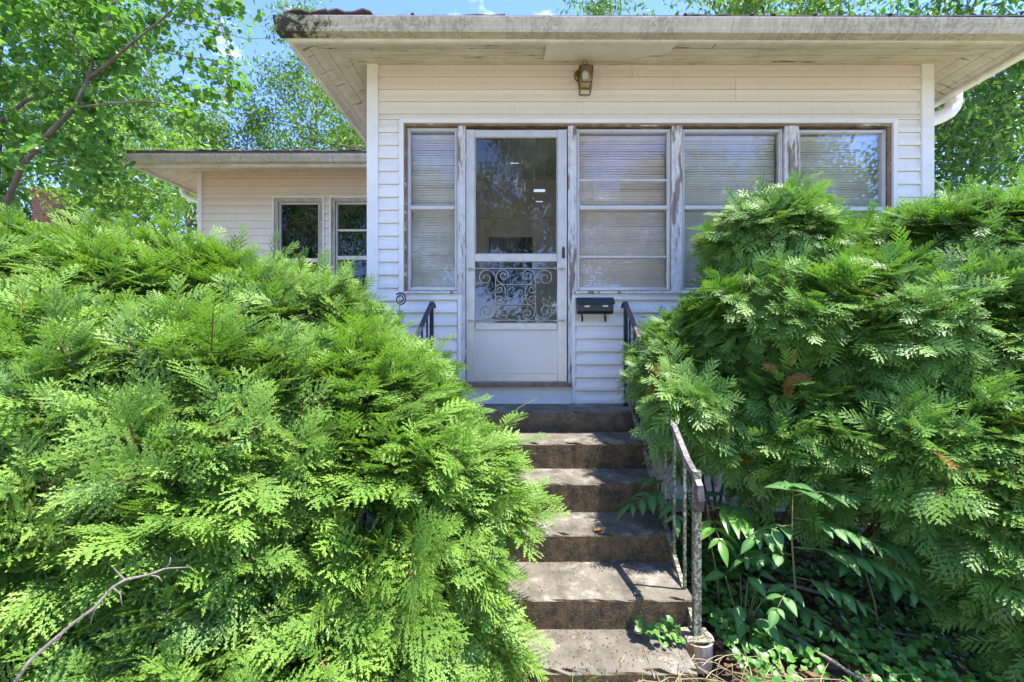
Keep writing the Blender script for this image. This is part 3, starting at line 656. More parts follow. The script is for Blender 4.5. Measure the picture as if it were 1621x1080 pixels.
for P in ((A, B, T2, T), (A, T, A2), (T, T2, B2, A2), (B, B2, T2)):
    n = len(P); vs = [Vector(p) for p in P]+[Vector(p)+Vector((0, 0, .03)) for p in P]
    b.add(vs, [tuple(range(n))[::-1], tuple(range(n, 2*n))]+[(i, (i+1) % n, n+(i+1) % n, n+i) for i in range(n)])
b.build('roof', shingle_m, house)
x = VEX-.06; k = 0
while x < EXL-.3:
    flap(x, x+.288, VEY-.075, zt2+.028, .005+.012*(k % 2), shingle_light if k % 3 else shingle_m, dep=.22); x += .292; k += 1
# dry twigs lying on the wing roof edge
b = MB(); random.seed(5)
for k in range(9):
    x = EXL-.25-random.random()*.5; z = zt2+.09; a = random.uniform(-.5, .5)
    b.tube([(x, VEY-.06, z), (x+.12*math.cos(a), VEY-.03, z+.04*random.random()), (x+.25*math.cos(a), VEY, z+.10*math.sin(a))], .003, 4)
tag(b.build('dry_twigs', straw_m), 'pale dry twigs caught on the edge of the lower left roof', 'twigs', kind='stuff')

# ------------------------------------------------ steps
SX0, SX1 = -.86, .83
tz = [E-.51, E-.655, E-.82, E-.99, E-1.135, E-1.271]
tf = [F/223, F/249, F/276, F/310, F/361, F/413]
rx = [.85, .835, .82, .80, .77, .69]
steps = thing('concrete_steps', 'worn stained concrete front steps between the two evergreen shrubs', 'steps', (0, 2.5, 0))
random.seed(11)
for i in range(6):
    yb = WY-.013 if i == 0 else tf[i-1]+.10
    y0 = tf[i]; z1 = tz[i]; x1 = rx[i]; x0 = SX0
    nx = 44; r = .014; vs = []; prof = [(0, -.35), (0, -r), (.004, -.006), (r, 0), (.5*(yb-y0), 0), (yb-y0, 0)]
    for k in range(nx+1):
        x = x0+(x1-x0)*k/nx
        for j, (dy, dz) in enumerate(prof):
            jy = random.uniform(-.0025, .0025) if j < 4 else 0; jz = random.uniform(-.0025, .0015) if j in (2, 3) else 0
            if j in (2, 3) and (random.random() < .10 or math.sin(k*.7+i*2) > .93): jy += .012; jz -= .009
            vs.append((x, y0+dy+jy, z1+dz+jz))
        vs.append((x, yb, z1-.35))
    n = 7; fs = [(k*n+j, k*n+(j+1) % n, (k+1)*n+(j+1) % n, (k+1)*n+j) for k in range(nx) for j in range(n)]
    fs = [f[::-1] for f in fs]; fs += [tuple(range(n)), tuple(nx*n+j for j in range(n))[::-1]]
    b = MB(); b.add(vs, fs); b.build('step', concrete, steps)

# ------------------------------------------------ railings
def rail(name, label, X0, X1, both):
    t = thing(name, label, 'railing', (X1, 2.6, 0))
    ya, yb = 3.36, 1.83; za, zb = tz[0]+.80, E-.56
    ta = Vector((X0, ya, za)); tb = Vector((X1, yb+.10, zb+.03))
    b = MB()
    def bar(p, q, w, h, m=0):
        p, q = Vector(p), Vector(q); d = (q-p).normalized(); s_ = Vector((1, 0, 0)); u = s_.cross(d).normalized()
        if u.z < 0: u = -u
        b.add([p-s_*w-u*h, p+s_*w-u*h, p+s_*w+u*h, p-s_*w+u*h, q-s_*w-u*h, q+s_*w-u*h, q+s_*w+u*h, q-s_*w+u*h], [(0, 1, 2, 3), (4, 7, 6, 5), (0, 4, 5, 1), (1, 5, 6, 2), (2, 6, 7, 3), (3, 7, 4, 0)], m)
    # handrail: level start at the wall, sloping down, curling under at the lower end
    P = [(X0, ya+.09, za-.035), (X0, ya+.05, za-.004), (X0, ya, za), (X0+(X1-X0)*.5, (ya+yb)/2+.05, (za+zb)/2+.01), tuple(tb), (X1, yb+.02, zb-.005), (X1, yb-.03, zb-.045), (X1, yb-.045, zb-.10), (X1, yb-.03, zb-.145), (X1, yb+.0, zb-.155)]
    pr = [(-.019, -.006), (-.012, .007), (.012, .007), (.019, -.006)]
    vs = []; nn = len(P)
    for i in range(nn):
        p = Vector(P[i]); d = (Vector(P[min(i+1, nn-1)])-Vector(P[max(i-1, 0)])).normalized(); u = Vector((1, 0, 0)).cross(d).normalized()
        if i < 6 and u.z < 0: u = -u
        if i >= 6:
            if u.dot(pu) < 0: u = -u
        pu = u
        for (w, h) in pr: vs.append(p+Vector((w, 0, 0))+u*h)
    fs = [(i*4+k, i*4+(k+1) % 4, (i+1)*4+(k+1) % 4, (i+1)*4+k) for i in range(nn-1) for k in range(4)]+[(0, 1, 2, 3), tuple((nn-1)*4+k for k in range(4))]
    b.add(vs, fs); b.build('handrail', rust_rail if both else black_metal, t)
    bz = .10
    def zr(y): return za+(zb+.03-za)*(ya-y)/(ya-yb-.10)
    def zl(y): return zr(y)-.66
    b = MB(); b.box((X0-.014, ya-.014, tz[0]), (X0+.014, ya+.014, za-.006)); b.box((X0-.04, ya-.04, tz[0]), (X0+.04, ya+.04, tz[0]+.006)); b.build('post', black_metal, t)
    b = MB(); b.box((X1-.015, yb-.013, E-1.238), (X1+.015, yb+.013, zb+.01)); b.build('post', lichen_metal, t)
    b = MB(); bar((X0, ya-.015, zl(ya)), (X1, yb+.014, zl(yb)+.02), .009, .012); b.build('lower_rail', lichen_metal, t)
    n = 10
    for k in range(1, n):
        y = ya+(yb-ya)*k/n; x = X0+(X1-X0)*k/n
        b = MB(); b.box((x-.006, y-.006, zl(y)+.01), (x+.006, y+.006, zr(y)-.004)); b.build('baluster', black_metal if k < 4 else lichen_metal, t)
    return t
rail('metal_railing', 'black iron stair railing right of the steps with curled rusty lower end', .83, .75, True)
rl = rail('metal_railing', 'black iron stair railing left of the steps mostly swallowed by shrub', -.665, -.70, False)
b = MB(); b.tube([(PX(634+8*math.cos(a)*(1-a/14), 3.1), 3.1, PZ(474+9*math.sin(a)*(1-a/14), 3.1)) for a in [k*.4 for k in range(-6, 22)]], .005, 6); b.build('scroll', black_metal, rl)
# rusty white pot at the foot of the right post
pt = thing('enamel_pot', 'small rusty white enamel pot around the foot of right railing post', 'pot', (.75, 1.85, 0))
b = MB(); c = (.75, 1.83, E-1.365); b.lathe(c, [(.0, .0), (.052, .0), (.06, .012), (.064, .115), (.067, .12), (.060, .12), (.057, .03)], 24); b.build('pot_body', enamel, pt)
b = MB(); b.lathe(c, [(.0, .100), (.04, .102), (.058, .10)], 20); b.box((.695, 1.785, E-1.243), (.805, 1.875, E-1.237)); b.build('base_plate', lichen_metal, pt)

# ------------------------------------------------ mailbox
mbx = thing('mailbox', 'black metal wall mailbox with two newspaper hooks right of the storm door', 'mailbox', (PX(939), WY-.02, PZ(500)))
x0, x1 = PX(910), PX(968); zt_, zb_ = PZ(475), PZ(498); yb_ = WY-.021
b = MB(); b.prism([(0, 0), (.075, 0), (.088, .02), (.088, zt_-zb_-.02), (0, zt_-zb_+.005)], (x0+.008, yb_, zb_), (x1-.008, yb_, zb_)); o = b.build('box_body', black_plastic, mbx)
def towards_cam(o, y0):
    off = o.parent.location.y
    if min(v.co.y for v in o.data.vertices)+off > y0-.01:
        for v in o.data.vertices: v.co.y = 2*(y0-off)-v.co.y
towards_cam(o, yb_)
b = MB(); b.prism([(0, .0), (.05, -.002), (.092, -.026), (.097, -.050), (.102, -.050), (.098, -.02), (.055, .008), (0, .012)], (x0, yb_, zt_+.004), (x1, yb_, zt_+.004)); o = b.build('lid', black_plastic, mbx); towards_cam(o, yb_)
b = MB(); b.box((PX(922), yb_-.094, PZ(488)), (PX(930), yb_-.0885, PZ(485.5))); b.box((PX(950), yb_-.094, PZ(487.5)), (PX(958), yb_-.0885, PZ(485))); b.build('slot_trim', alum, mbx)
for px in (919.5, 955.5):
    xx = PX(px); b = MB(); b.tube([(xx, yb_-.03, zb_+.002), (xx, yb_-.03, zb_-.045), (xx, yb_-.042, zb_-.06), (xx, yb_-.062, zb_-.055), (xx, yb_-.07, zb_-.03), (xx, yb_-.07, zb_-.02)], .0055, 8); b.build('newspaper_hook', black_plastic, mbx)

# ------------------------------------------------ lantern
lan = thing('wall_lantern', 'tarnished brass wall lantern with clear bulb above the storm door', 'lamp', (PX(923), WY-.03, PZ(125)))
lx = PX(923.5); ly = WY-.095; z0, z1 = PZ(146, ly), PZ(111.5, ly)
b = MB(); b.tube([(PX(918), WY-.016, PZ(122)), (PX(918), WY-.03, PZ(122))], [.052, .045], 20); b.tube([(PX(918), WY-.03, PZ(122)), (lx, ly+.04, PZ(122))], .009, 8); b.build('back_plate', brass, lan)
b = MB(); w0, w1 = .040, .052
for sx in (-1, 1):
    for sy in (-1, 1): b.tube([(lx+sx*w0, ly+sy*w0, z0), (lx+sx*w1, ly+sy*w1, z1)], .0042, 6)
for (z, w) in ((z0, w0), (z1, w1), (z0+.055, w0+.004)):
    for s in (-1, 1): b.box((lx-w, ly+s*w-.004, z-.004), (lx+w, ly+s*w+.004, z+.004)); b.box((lx+s*w-.004, ly-w, z-.0035), (lx+s*w+.004, ly+w, z+.0035))
b.build('cage', brass, lan)
b = MB(); w = .054; b.add([(lx-w, ly-w, z1+.004), (lx+w, ly-w, z1+.004), (lx+w, ly+w, z1+.004), (lx-w, ly+w, z1+.004), (lx-.014, ly-.014, z1+.04), (lx+.014, ly-.014, z1+.04), (lx+.014, ly+.014, z1+.04), (lx-.014, ly+.014, z1+.04)], [(3, 2, 1, 0), (4, 5, 6, 7), (0, 1, 5, 4), (1, 2, 6, 5), (2, 3, 7, 6), (3, 0, 4, 7)]); b.build('cap', brass, lan)
b = MB(); b.tube([(lx+.016*math.cos(a), ly, z1+.057+.016*math.sin(a)) for a in [k*math.pi/8 for k in range(17)]], .003, 6, cap=False); b.build('ring', brass, lan)
b = MB()
for s in (-1, 1): b.box((lx-w0, ly+s*.044-.001, z0+.06), (lx+w0, ly+s*.044+.001, z1-.005)); b.box((lx+s*.044-.001, ly-w0, z0+.06), (lx+s*.044+.001, ly+w0, z1-.005))
b.build('lantern_pane', lamp_glass, lan)
b = MB(); b.lathe((lx, ly, z0+.045), [(0, 0), (.014, .0), (.014, .045), (.018, .05)], 14); b.build('socket', mat('socket_card', (.55, .38, .18), (.45, .3, .14), 10, .6, [], 0), lan)
b = MB(); b.lathe((lx, ly, z0+.094), [(.014, 0), (.026, .025), (.028, .045), (.02, .066), (0, .076)], 16); b.build('bulb', mat('milky_bulb', (.8, .78, .66), (.75, .72, .6), 10, .15, [], 0), lan)

# ------------------------------------------------ instanced foliage (sprays scattered by geometry nodes)
def instanced(name, templates, P, R, SC, pick, rnd, mats, parent):
    V = []; Fv = []; MI = []; TP = []; TIP = []; off = 0
    for k, (v, f, m, tip) in enumerate(templates):
        V.append(v); Fv.append(np.asarray(f)+off); MI.append(m); TP.append(np.full(len(v), k)); TIP.append(tip); off += len(v)
    nT = off; V = np.vstack(V+[P]); Fq = np.vstack(Fv); MI = np.concatenate(MI)
    o = npmesh(name, V, Fq, mats, parent, MI, {'tip': np.concatenate(TIP+[np.zeros(len(P))])})
    me = o.data; n = len(V)
    a = me.attributes.new('tpl', 'INT', 'POINT'); a.data.foreach_set('value', np.concatenate(TP+[np.full(len(P), -1)]).astype(np.int32))
    a = me.attributes.new('rot', 'FLOAT_VECTOR', 'POINT'); a.data.foreach_set('vector', np.vstack([np.zeros((nT, 3)), R]).astype(np.float32).ravel())
    a = me.attributes.new('scl', 'FLOAT', 'POINT'); a.data.foreach_set('value', np.concatenate([np.ones(nT), SC]).astype(np.float32))
    a = me.attributes.new('rnd', 'FLOAT', 'POINT'); a.data.foreach_set('value', np.concatenate([np.zeros(nT), rnd]).astype(np.float32))
    a = me.attributes.new('pick', 'INT', 'POINT'); a.data.foreach_set('value', np.concatenate([np.zeros(nT), pick]).astype(np.int32))
    ng = bpy.data.node_groups.new(name+'_scatter', 'GeometryNodeTree')
    ng.interface.new_socket('Geometry', in_out='INPUT', socket_type='NodeSocketGeometry'); ng.interface.new_socket('Geometry', in_out='OUTPUT', socket_type='NodeSocketGeometry')
    nd = ng.nodes; lk = ng.links.new; gi = nd.new('NodeGroupInput'); go = nd.new('NodeGroupOutput')
    def attr(nm, t):
        x = nd.new('GeometryNodeInputNamedAttribute'); x.data_type = t; x.inputs[0].default_value = nm; return x.outputs[0]
    tp = attr('tpl', 'INT')
    def sel(k):
        c = nd.new('FunctionNodeCompare'); c.data_type = 'INT'; c.operation = 'EQUAL'; lk(tp, c.inputs[2]); c.inputs[3].default_value = k
        s = nd.new('GeometryNodeSeparateGeometry'); s.domain = 'POINT'; lk(gi.outputs[0], s.inputs[0]); lk(c.outputs[0], s.inputs[1]); return s.outputs[0]
    j = nd.new('GeometryNodeJoinGeometry')
    for k in range(len(templates)):
        g = nd.new('GeometryNodeGeometryToInstance'); lk(sel(k), g.inputs[0]); lk(g.outputs[0], j.inputs[0])
    ip = nd.new('GeometryNodeInstanceOnPoints'); lk(sel(-1), ip.inputs['Points']); lk(j.outputs[0], ip.inputs['Instance'])
    ip.inputs['Pick Instance'].default_value = True; lk(attr('pick', 'INT'), ip.inputs['Instance Index'])
    e2r = nd.new('FunctionNodeEulerToRotation'); lk(attr('rot', 'FLOAT_VECTOR'), e2r.inputs[0]); lk(e2r.outputs[0], ip.inputs['Rotation']); lk(attr('scl', 'FLOAT'), ip.inputs['Scale'])
    lk(ip.outputs[0], go.inputs[0])
    md = o.modifiers.new('scatter', 'NODES'); md.node_group = ng
    o['kind'] = 'stuff'; return o

def spray(seed, Ls=.17):
    """flat fern-like scale-leaf spray: grows along +Y in the XY plane"""
    rg = random.Random(seed); V = []; Q = []; M = []; T = []
    def curve(x, y): return -1.1*y*y - .9*x*x + .12*abs(x)
    def blade(x0, y0, a, l, w, tip, m=0):
        dx, dy = math.sin(a), math.cos(a); nx, ny = dy, -dx; n = len(V)
        pts = [(x0, y0), (x0+dx*l*.62+nx*w/2, y0+dy*l*.62+ny*w/2), (x0+dx*l, y0+dy*l), (x0+dx*l*.45-nx*w/2, y0+dy*l*.45-ny*w/2)]
        zo = rg.uniform(-.002, .002)
        for i, (x, y) in enumerate(pts): V.append((x, y, curve(x, y)+(zo if i else 0))); T.append(clamp(tip*(.35, .7, 1, .7)[i], 0, 1))
        Q.append((n, n+1, n+2, n+3)); M.append(m)
    n = 6
    for k in range(n):
        y0 = Ls*k/n*.9; y1 = Ls*(k+1)/n*.9; w = .0020*(1-k/n)+.0012; i = len(V)
        for (x, y) in ((-w, y0), (w, y0), (w*.8, y1), (-w*.8, y1)): V.append((x, y, curve(x, y)+.0006)); T.append(0)
        Q.append((i, i+1, i+2, i+3)); M.append(1 if k < 2 else 0)
    y = .014; s = 1; nb = 0
    while y < Ls*.97:
        t = y/Ls
        l = Ls*.46*(math.sin(math.pi*min(1, (t*.78+.20)))**.8)*rg.uniform(.75, 1.12); l = max(l, .012)
        a = s*math.radians(rg.uniform(38, 52)-14*t); dx, dy = math.sin(a), math.cos(a)
        d = 0.004; side = 1
        i = len(V); wx, wy = dy*.0026, -dx*.0026
        for (x_, y_, t_) in ((wx, y+wy, .1), (-wx, y-wy, .1), (dx*l-wx*.6, y+dy*l-wy*.6, .8), (dx*l+wx*.6, y+dy*l+wy*.6, .8)): V.append((x_, y_, curve(x_, y_))); T.append(t_)
        Q.append((i, i+3, i+2, i+1)); M.append(0)
        while d < l:
            u = d/l; ll = (.0180*(1-u*.45))*rg.uniform(.8, 1.2)*(.7+.3*math.sin(math.pi*min(1, u+.25)))
            # side leaflets bend towards the branch tip, a few are forked
            aa = a+side*math.radians(rg.uniform(30, 46)); px, py = dx*d, y+dy*d
            blade(px, py, aa, ll, .0056, .25+.75*max(u, t*.9))
            if ll > .014 and rg.random() < .75: blade(px+math.sin(aa)*ll*.4, py+math.cos(aa)*ll*.4, aa-side*math.radians(34), ll*.62, .0046, .35+.65*max(u, t))
            d += .0060*rg.uniform(.85, 1.15); side = -side
        blade(dx*l*.86, y+dy*l*.86, a, .017, .0058, 1.0)
        y += .0150*rg.uniform(.85, 1.2); s = -s
    blade(0, Ls*.9, 0, .022, .007, 1)
    return np.array(V, np.float32), np.array(Q), np.array(M), np.array(T, np.float32)
TPL = [spray(i, .15+.02*(i % 3)) for i in range(6)]

def rotmats(d, nrm):
    """matrix columns: x = cross, y = d, z = nrm"""
    y = d/np.linalg.norm(d); z = nrm-y*np.dot(nrm, y); z = z/(np.linalg.norm(z)+1e-9); x = np.cross(y, z)
    return Matrix(((x[0], y[0], z[0]), (x[1], y[1], z[1]), (x[2], y[2], z[2])))

def shrub(name, label, lobes, nclump, seed, mats, loc, dens=1.0, clumpr=(.13, .26), reject=None, deadfrac=.002, extra=()):
    rg = np.random.RandomState(seed)
    t = thing(name, label, 'shrub', loc)
    P = []; R = []; SC = []; PK = []; RN = []; stems = MB()
    area = np.array([(l[3]*l[4]+l[4]*l[5]+l[3]*l[5])*(l[6] if len(l) > 6 else 1) for l in lobes]); cnt = (area/area.sum()*nclump).astype(int)+2
    L0 = np.array([l[:3] for l in lobes], float); LR = np.array([l[3:6] for l in lobes], float)
    clumps = []
    for li, l in enumerate(lobes):
        c = np.array(l[:3], float); r = np.array(l[3:6], float); got = 0; tries = 0
        while got < cnt[li] and tries < cnt[li]*30:
            tries += 1
            v = rg.normal(size=3); v /= np.linalg.norm(v)
            p = c+v*r*rg.uniform(.70, 1.02); nn = v/r; nn /= np.linalg.norm(nn)
            if nn[1] > .55 and nn[2] < .8: continue
            if nn[2] < -.75: continue
            ins = (((p-L0)/LR)**2).sum(1); ins[li] = 9
            if (ins < .62).any(): continue
            if reject and reject(p): continue
            if any(((p-q[0])**2).sum() < (q[2]*.50)**2 for q in clumps[-260:]): continue
            clumps.append((p, nn, rg.uniform(*clumpr), l)); got += 1
    for (p, nn, cr, l) in clumps:
        cno = rg.normal(size=3)*.34; up = np.array((0, 0, 1.0)); hue = rg.uniform(-.18, .22)
        top = max(0, nn[2])
        ax = nn*(.9)+up*(.35+.35*top)+rg.normal(size=3)*.22; ax /= np.linalg.norm(ax)
        base = p-ax*cr*.9
        nbr = int(rg.randint(11, 16)*dens)
        for bi in range(nbr):
            v = rg.normal(size=3); v /= np.linalg.norm(v)
            d = ax*rg.uniform(.75, 1.5)+v*rg.uniform(.35, .85); d /= np.linalg.norm(d)
            if d.dot(nn) < .12: d = d+nn*.6; d /= np.linalg.norm(d)
            if bi < 2 and rg.rand() < .6: d = ax*1.2+up*.25+v*.3; d /= np.linalg.norm(d); cl_ = 1.25
            else: cl_ = 1.0
            ln = cl_*cr*rg.uniform(.85, 1.35); ns = int(3+ln/.045)
            fn = up*.8+nn*.6+cno+rg.normal(size=3)*.18
            side = np.cross(d, fn); side /= np.linalg.norm(side)+1e-9
            tipp = base+d*ln
            if rg.rand() < .16: 
                q = [base+d*ln*k/4+up*(-.04*(k/4)**2) for k in range(5)]; stems.tube([tuple(a) for a in q], [.0035, .003, .0025, .002, .0012], 4, cap=False)
            for k in range(ns):
                u = (k+.6)/ns; s = 1 if k % 2 else -1
                if k == ns-1: dd = d.copy(); s = 0
                else: dd = d*.72+side*s*.68
                droop = .16+.30*(1-top)
                dd = dd-up*droop*rg.uniform(.3, 1.3)+rg.normal(size=3)*.10; dd /= np.linalg.norm(dd)
                pos = base+d*ln*(.25+.75*u)-up*.03*u*u
                f2 = fn+rg.normal(size=3)*.17
                m = rotmats(dd, f2); e = m.to_euler()
                P.append(pos); R.append((e.x, e.y, e.z)); SC.append(rg.uniform(.46, 1.06)*(1.12-.35*u)); PK.append(rg.randint(len(TPL)))
                RN.append(2.0 if rg.rand() < deadfrac else clamp(rg.uniform(0, 1)*.75+hue+.12, 0, 1))
    for (ex, r_, n_, dead) in extra:
        for k in range(n_):
            v = rg.normal(size=3); v[1] = -abs(v[1]); v /= np.linalg.norm(v); p = np.array(ex)+v*r_*rg.uniform(.3, 1)
            dd = v+np.array((0, -.3, -.2)); m = rotmats(dd, rg.normal(size=3)); e = m.to_euler()
            P.append(p); R.append((e.x, e.y, e.z)); SC.append(rg.uniform(.4, .7)); PK.append(rg.randint(len(TPL))); RN.append(2.0 if dead else .8)
    # inner woody stems
    for l in lobes:
        c = Vector(l[:3])
        for k in range(2):
            a = rg.uniform(0, 6.28); e_ = Vector((c.x+l[3]*.6*math.cos(a), c.y+l[4]*.5*math.sin(a), c.z+l[5]*rg.uniform(-.1, .6)))
            b0 = Vector((c.x*.75+loc[0]*.25+rg.uniform(-.1, .1), max(c.y, loc[1])+rg.uniform(.1, .3), 0)); md = b0.lerp(e_, .5)+Vector((rg.uniform(-.08, .08), .03, .05))
            stems.tube([b0, b0.lerp(md, .5)+Vector((rg.uniform(-.04, .04), rg.uniform(-.04, .04), 0)), md, e_], [.014, .010, .007, .003], 6)
    P = np.array(P); off = np.array(loc)
    print(name, 'clumps', len(clumps), 'sprays', len(P))
    instanced('foliage', TPL, P-off, np.array(R), np.array(SC), np.array(PK), np.array(RN), mats, t)
    stems.build('stem', twig_m, t)
    return t

def rejL(p):
    # the shrub opens at the steps; nothing closer than a short arm's length to the lens
    s = F/max(p[1], .05); px = 820+p[0]*s
    return p[1] < .80 or (p[2] < .02)
lobesL = [(-.60, 1.72, E-.80, .61, .52, .62), (-.74, 1.95, E-.44, .50, .50, .42), (-1.30, 1.60, E-.60, .80, .60, .66), (-2.0, 1.55, E-.50, .75, .6, .74),
          (-1.20, 2.35, E+.05, .42, .45, .30), (-.80, 2.22, E-.17, .28, .35, .28), (-1.90, 2.3, E+.13, .52, .5, .42), (-2.6, 2.2, E+.10, .8, .55, .44), (-1.0, 1.25, E-1.05, .75, .4, .42), (-1.75, 1.2, E-1.0, .7, .35, .45), (-3.2, 2.2, E+.05, .6, .6, .46)]
shrub('arborvitae_shrub', 'huge bright green evergreen shrub filling the left side of the steps', lobesL, 520, 21, [cedar, twig_m], (-1.25, 1.9, 0), 1.0, reject=rejL, deadfrac=.0005)
lobesR = [(1.60, 2.75, E+.64, .34, .32, .26, 1.6), (1.55, 2.55, E+.16, .50, .45, .36), (1.08, 2.78, E-.18, .24, .28, .34, 1.7), (1.06, 2.48, E-.40, .20, .25, .28, 1.5), (.97, 2.62, E-.20, .17, .20, .22, 1.6), (.93, 2.38, E-.36, .14, .18, .18, 1.8), (1.42, 2.35, E-.50, .40, .38, .42), (2.05, 2.35, E-.05, .55, .45, .50), (2.75, 2.55, E+.47, .60, .5, .35, 1.3), (2.25, 2.85, E+.50, .28, .35, .32), (2.6, 2.2, E-.1, .6, .5, .6), (3.3, 2.7, E+.46, .6, .5, .42), (3.1, 2.3, E-.2, .6, .6, .6),
          (2.05, 2.00, E-.55, .48, .35, .36), (2.15, 1.80, E-.80, .42, .30, .34), (2.45, 1.75, E-.72, .50, .35, .42), (2.15, 1.55, E-1.05, .30, .25, .22), (2.7, 1.5, E-.95, .5, .4, .4)]
def rejR(p):
    s = F/max(p[1], .05); px = 820+p[0]*s; py = 538-(p[2]-E)*s
    if p[1] < 1.15: return True
    return p[0] < .85 and p[2] < E-.62
shrub('arborvitae_shrub', 'tall green evergreen shrub overhanging the right railing and hiding the windows', lobesR, 500, 35, [cedar_dark, twig_m], (1.9, 2.5, 0), 1.0, clumpr=(.12, .24), reject=rejR, deadfrac=.003,
      extra=[((.80, 2.46, E-.25), .06, 26, True), ((.86, 2.42, E-.37), .035, 7, True), ((1.30, 2.13, E-.16), .04, 9, True), ((1.85, 2.55, E+.42), .08, 10, True), ((2.55, 1.9, E-.38), .04, 6, True)])
# bare grey twig lying across the left shrub
b = MB(); random.seed(31); pts = [(20, 1085, .70), (48, 1045, .72), (75, 1022, .73), (118, 985, .75), (150, 962, .77), (178, 930, .78), (198, 918, .79), (235, 910, .81), (262, 900, .82), (300, 898, .84)]
q = [Vector(((px-820)*Y/F, Y, E+(538-py)*Y/F)) for px, py, Y in pts]
b.tube(q, [.0032, .0029, .0033, .0025, .0029, .0022, .0026, .0018, .0016, .0009], 7)
for i, (dx, dz) in ((2, (.03, .02)), (4, (-.012, -.03)), (5, (.02, -.035)), (6, (-.03, .022)), (7, (.03, -.014)), (8, (.01, .02))):
    b.tube([q[i], q[i]+Vector((dx*.5, .004, dz*.4)), q[i]+Vector((dx*.8, .002, dz))], [.0018, .0013, .0006], 5)
tag(b.build('bare_twig', grey_twig), 'bare grey crooked twig poking out of the left shrub at lower left', 'twig')

# ------------------------------------------------ trees with leaves
def leaves(name, pos, nrm, size, m, parent, rg, shape='round', group=None):
    """each leaf is a small folded blade of six triangles"""
    n = len(pos)
    if shape == 'round': base = np.array([(0, 0, 0), (.42, .28, .10), (.40, .70, .08), (0, 1.05, -.06), (-.40, .70, .08), (-.42, .28, .10)]); fc = np.array([(0, 1, 2, 3), (0, 3, 4, 5)])
    else: base = np.array([(0, 0, 0), (.20, .35, .06), (0, 1.0, -.12), (-.20, .35, .06)]); fc = np.array([(0, 1, 2), (0, 2, 3)])
    d = rg.normal(size=(n, 3)); d[:, 2] -= .5; d /= np.linalg.norm(d, axis=1)[:, None]
    z = nrm-d*(nrm*d).sum(1)[:, None]; z /= np.linalg.norm(z, axis=1)[:, None]+1e-9; x = np.cross(d, z)
    s = size*rg.uniform(.6, 1.25, n)
    V = pos[:, None, :]+s[:, None, None]*(base[None, :, 0:1]*x[:, None, :]+base[None, :, 1:2]*d[:, None, :]+base[None, :, 2:3]*z[:, None, :])
    k = len(base); Fq = (fc[None]+(np.arange(n)*k)[:, None, None]).reshape(-1, fc.shape[1])
    rnd = np.repeat(rg.uniform(0, 1, n), k)
    o = npmesh(name, V.reshape(-1, 3), Fq, m, parent, attrs={'rnd': rnd}); o['kind'] = 'stuff'; return o

def tree(label, base, height, spread, seed, lm, nleaf, size, cat='tree', crown0=.3, lean=(0, 0), shape='oval', trunk_r=.14, nlimb=16, cl=None, group=None, name='leafy_tree', gap=.55):
    rg = np.random.RandomState(seed); bx, by = base
    t = thing(name, label, cat, (bx, by, 0), group)
    b = MB(); tp = []
    def tpos(u): return Vector((bx+lean[0]*u+.12*math.sin(u*5+seed), by+lean[1]*u+.12*math.cos(u*4+seed), height*u*.93))
    b.tube([tpos(u/8) for u in range(9)], [trunk_r*(1-u/8.6) for u in range(9)], 8)
    ends = []
    lb = MB()
    for k in range(nlimb):
        u = crown0*.8+(1-crown0*.8)*(k+rg.rand())/nlimb*.95; p = tpos(u); a = k*2.4+rg.uniform(-.4, .4)
        prof = math.sin(math.pi*clamp((u-crown0*.5)/(1.08-crown0*.5), .05, 1))**.7
        ln = spread*prof*rg.uniform(.65, 1.1); rise = rg.uniform(.25, .75)
        e = p+Vector((math.cos(a)*ln, math.sin(a)*ln, ln*rise)); md = p.lerp(e, .5)+Vector((0, 0, -.06*ln))
        r = trunk_r*.45*(1-u*.6)
        lb.tube([p, md, e], [r, r*.6, r*.15], 5)
        for j in range(7):
            f = rg.uniform(.35, 1.0); q = p.lerp(e, f)+Vector(rg.normal(size=3)*.28*ln*.6)
            lb.tube([p.lerp(e, max(.1, f-.15)), q], [r*.3, r*.08], 4, cap=False); ends.append((np.array(q), ln*.24+.15))
    ends += [(np.array(tpos(1.0))+rg.normal(size=3)*.3*spread*.5, spread*.25) for _ in range(6)]
    b.build('trunk', bark_m, t); lb.build('limb', bark_m, t)
    w = np.array([e[1]**2 for e in ends]); w /= w.sum(); idx = rg.choice(len(ends), nleaf, p=w)
    C0 = np.array([e[0] for e in ends])[idx]; Rr = np.array([e[1] for e in ends])[idx]
    v = rg.normal(size=(nleaf, 3)); v /= np.linalg.norm(v, axis=1)[:, None]; rr = rg.uniform(0, 1, nleaf)**gap
    pos = C0+v*(Rr*rr)[:, None]*np.array((1.25, 1.25, .75)); nrm = rg.normal(size=(nleaf, 3))*.7+np.array((0, 0, 1.0))
    leaves('crown', pos-np.array((bx, by, 0)), nrm, size, lm, t, rg, shape)
    return t

